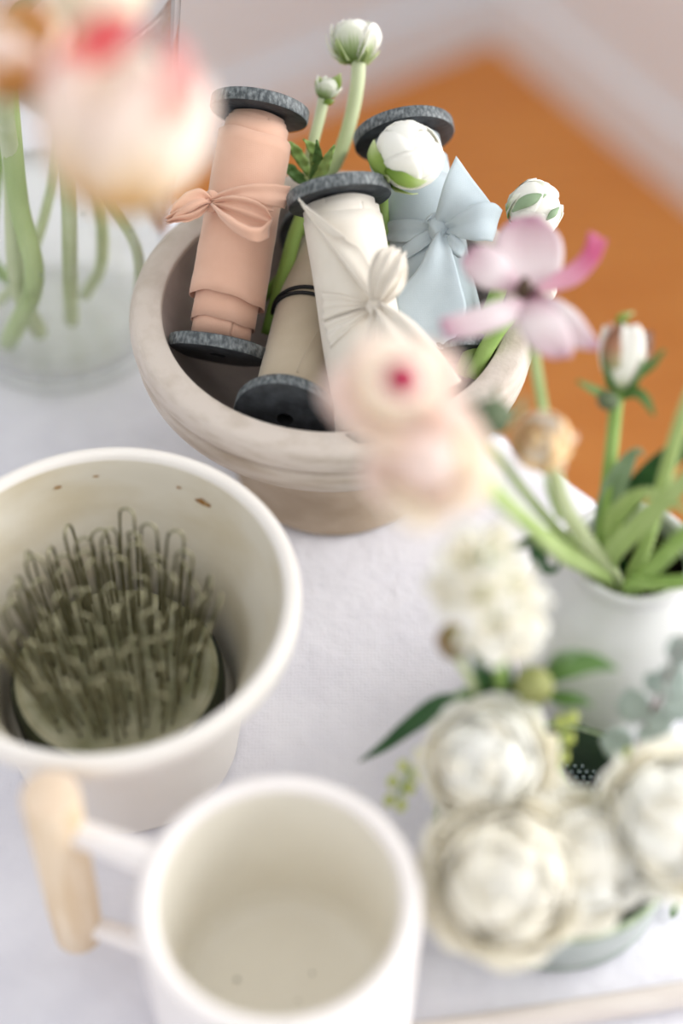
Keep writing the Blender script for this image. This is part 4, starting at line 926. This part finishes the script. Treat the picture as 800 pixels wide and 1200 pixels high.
def bud_spray(label, L, spots, rb, m):
    f = root('bud_spray', label, 'flower', L[0], GD); stem(f, L, 0.0012, M['stem'], 14)
    for (x, y, d) in spots:
        c = P(x, y, d); ball('bud', c, cv(0.3, 1, -0.3), rb, m, f, sq=1.35, n=7, k=9)
        near = min(cat_rom(L, 14), key=lambda q: (q-c).length); tube('bud_stalk', [near, c], 0.0005, M['stem'], f, n=3, seg=5)
    return f
bud_spray('hanging spray of tiny lime green buds near the mug', [onpins(-0.026, 0.0), P(540, 880, .750), P(505, 880, .738), P(484, 900, .738), P(468, 930, .742)],
          ((490, 884, .734), (472, 898, .734), (490, 908, .733), (460, 916, .737), (480, 924, .737), (456, 938, .740), (470, 944, .740)), 0.0024, M['lime_bud'])
bud_spray('upright spray of lime green buds in front of the dish wall', [onpins(0.004, 0.012), P(654, 900, .762), P(656, 870, .742), P(662, 845, .728)],
          ((650, 895, .748), (660, 888, .744), (650, 868, .738), (666, 866, .735), (656, 846, .730), (670, 842, .728)), 0.0026, M['lime_bud'])
bud_spray('spray of lime green buds beside the cream bloom', [onpins(0.016, 0.012), P(725, 915, .770), P(742, 892, .750), P(758, 880, .738)],
          ((734, 905, .752), (744, 898, .748), (750, 886, .744), (736, 884, .746)), 0.0028, M['lime_bud'])
# eucalyptus
L = [onpins(0.022, 0.012), P(742, 885, .768), P(755, 850, .745), P(772, 815, .728), P(790, 775, .712), P(806, 740, .70)]
f = root('eucalyptus_sprig', 'grey-green eucalyptus sprig with round leaves in the dish', 'foliage', L[0], GD)
stem(f, L, [0.0014, 0.0013, 0.0012, 0.0010, 0.0008, 0.0004], M['euc_stem'], 20)
for (x, y, d, r, dx, dy) in ((742, 826, .738, .0076, -.3, 1), (786, 796, .722, .0078, .2, 1), (765, 800, .726, .005, -.6, .8), (722, 872, .752, .0076, -1, .3), (735, 888, .752, .0066, -1, -.2), (772, 846, .736, .0066, 1, .4), (798, 828, .728, .0080, 1, .2), (760, 862, .742, .0050, .8, -.3), (776, 868, .742, .0060, 1, -.6), (800, 762, .712, .0070, 1, .5)):
    c = P(x, y, d); a = cv(dx, dy, 0)
    leaf('leaf', [c-a*r, c-a*r*0.4, c+a*r*0.4, c+a*r], (r*.35, r*.92, r*.86, r*.12), M['euc'], f, n=10, fold=0.2, nrm=cv(random.uniform(-.5, .5), random.uniform(-.2, .6), -1))
    near = min(cat_rom(L, 16), key=lambda q: (q-c).length); tube('leaf_stalk', [near, c-a*r], 0.0005, M['euc_stem'], f, n=3, seg=5)
# fallen sprig at the dish's right
b0 = PZ(800, 1062, .003)
f = root('fallen_sprig', 'tiny purple-stemmed sprig lying on the cloth beside the dish', 'leaf', b0)
tube('stem', [PZ(812, 1072, .002), PZ(798, 1060, .004), PZ(784, 1050, .005), PZ(776, 1052, .004)], 0.0006, M['euc_stem'], f, n=10, seg=6)
leaf('leaf', [PZ(795, 1056, .004), PZ(790, 1066, .004), PZ(786, 1076, .002)], (.0006, .0022, .0003), M['leaf_grey'], f, n=8, nrm=Z)
leaf('leaf', [PZ(786, 1050, .005), PZ(794, 1044, .006), PZ(802, 1042, .004)], (.0006, .0020, .0003), M['leaf_grey'], f, n=8, nrm=Z)
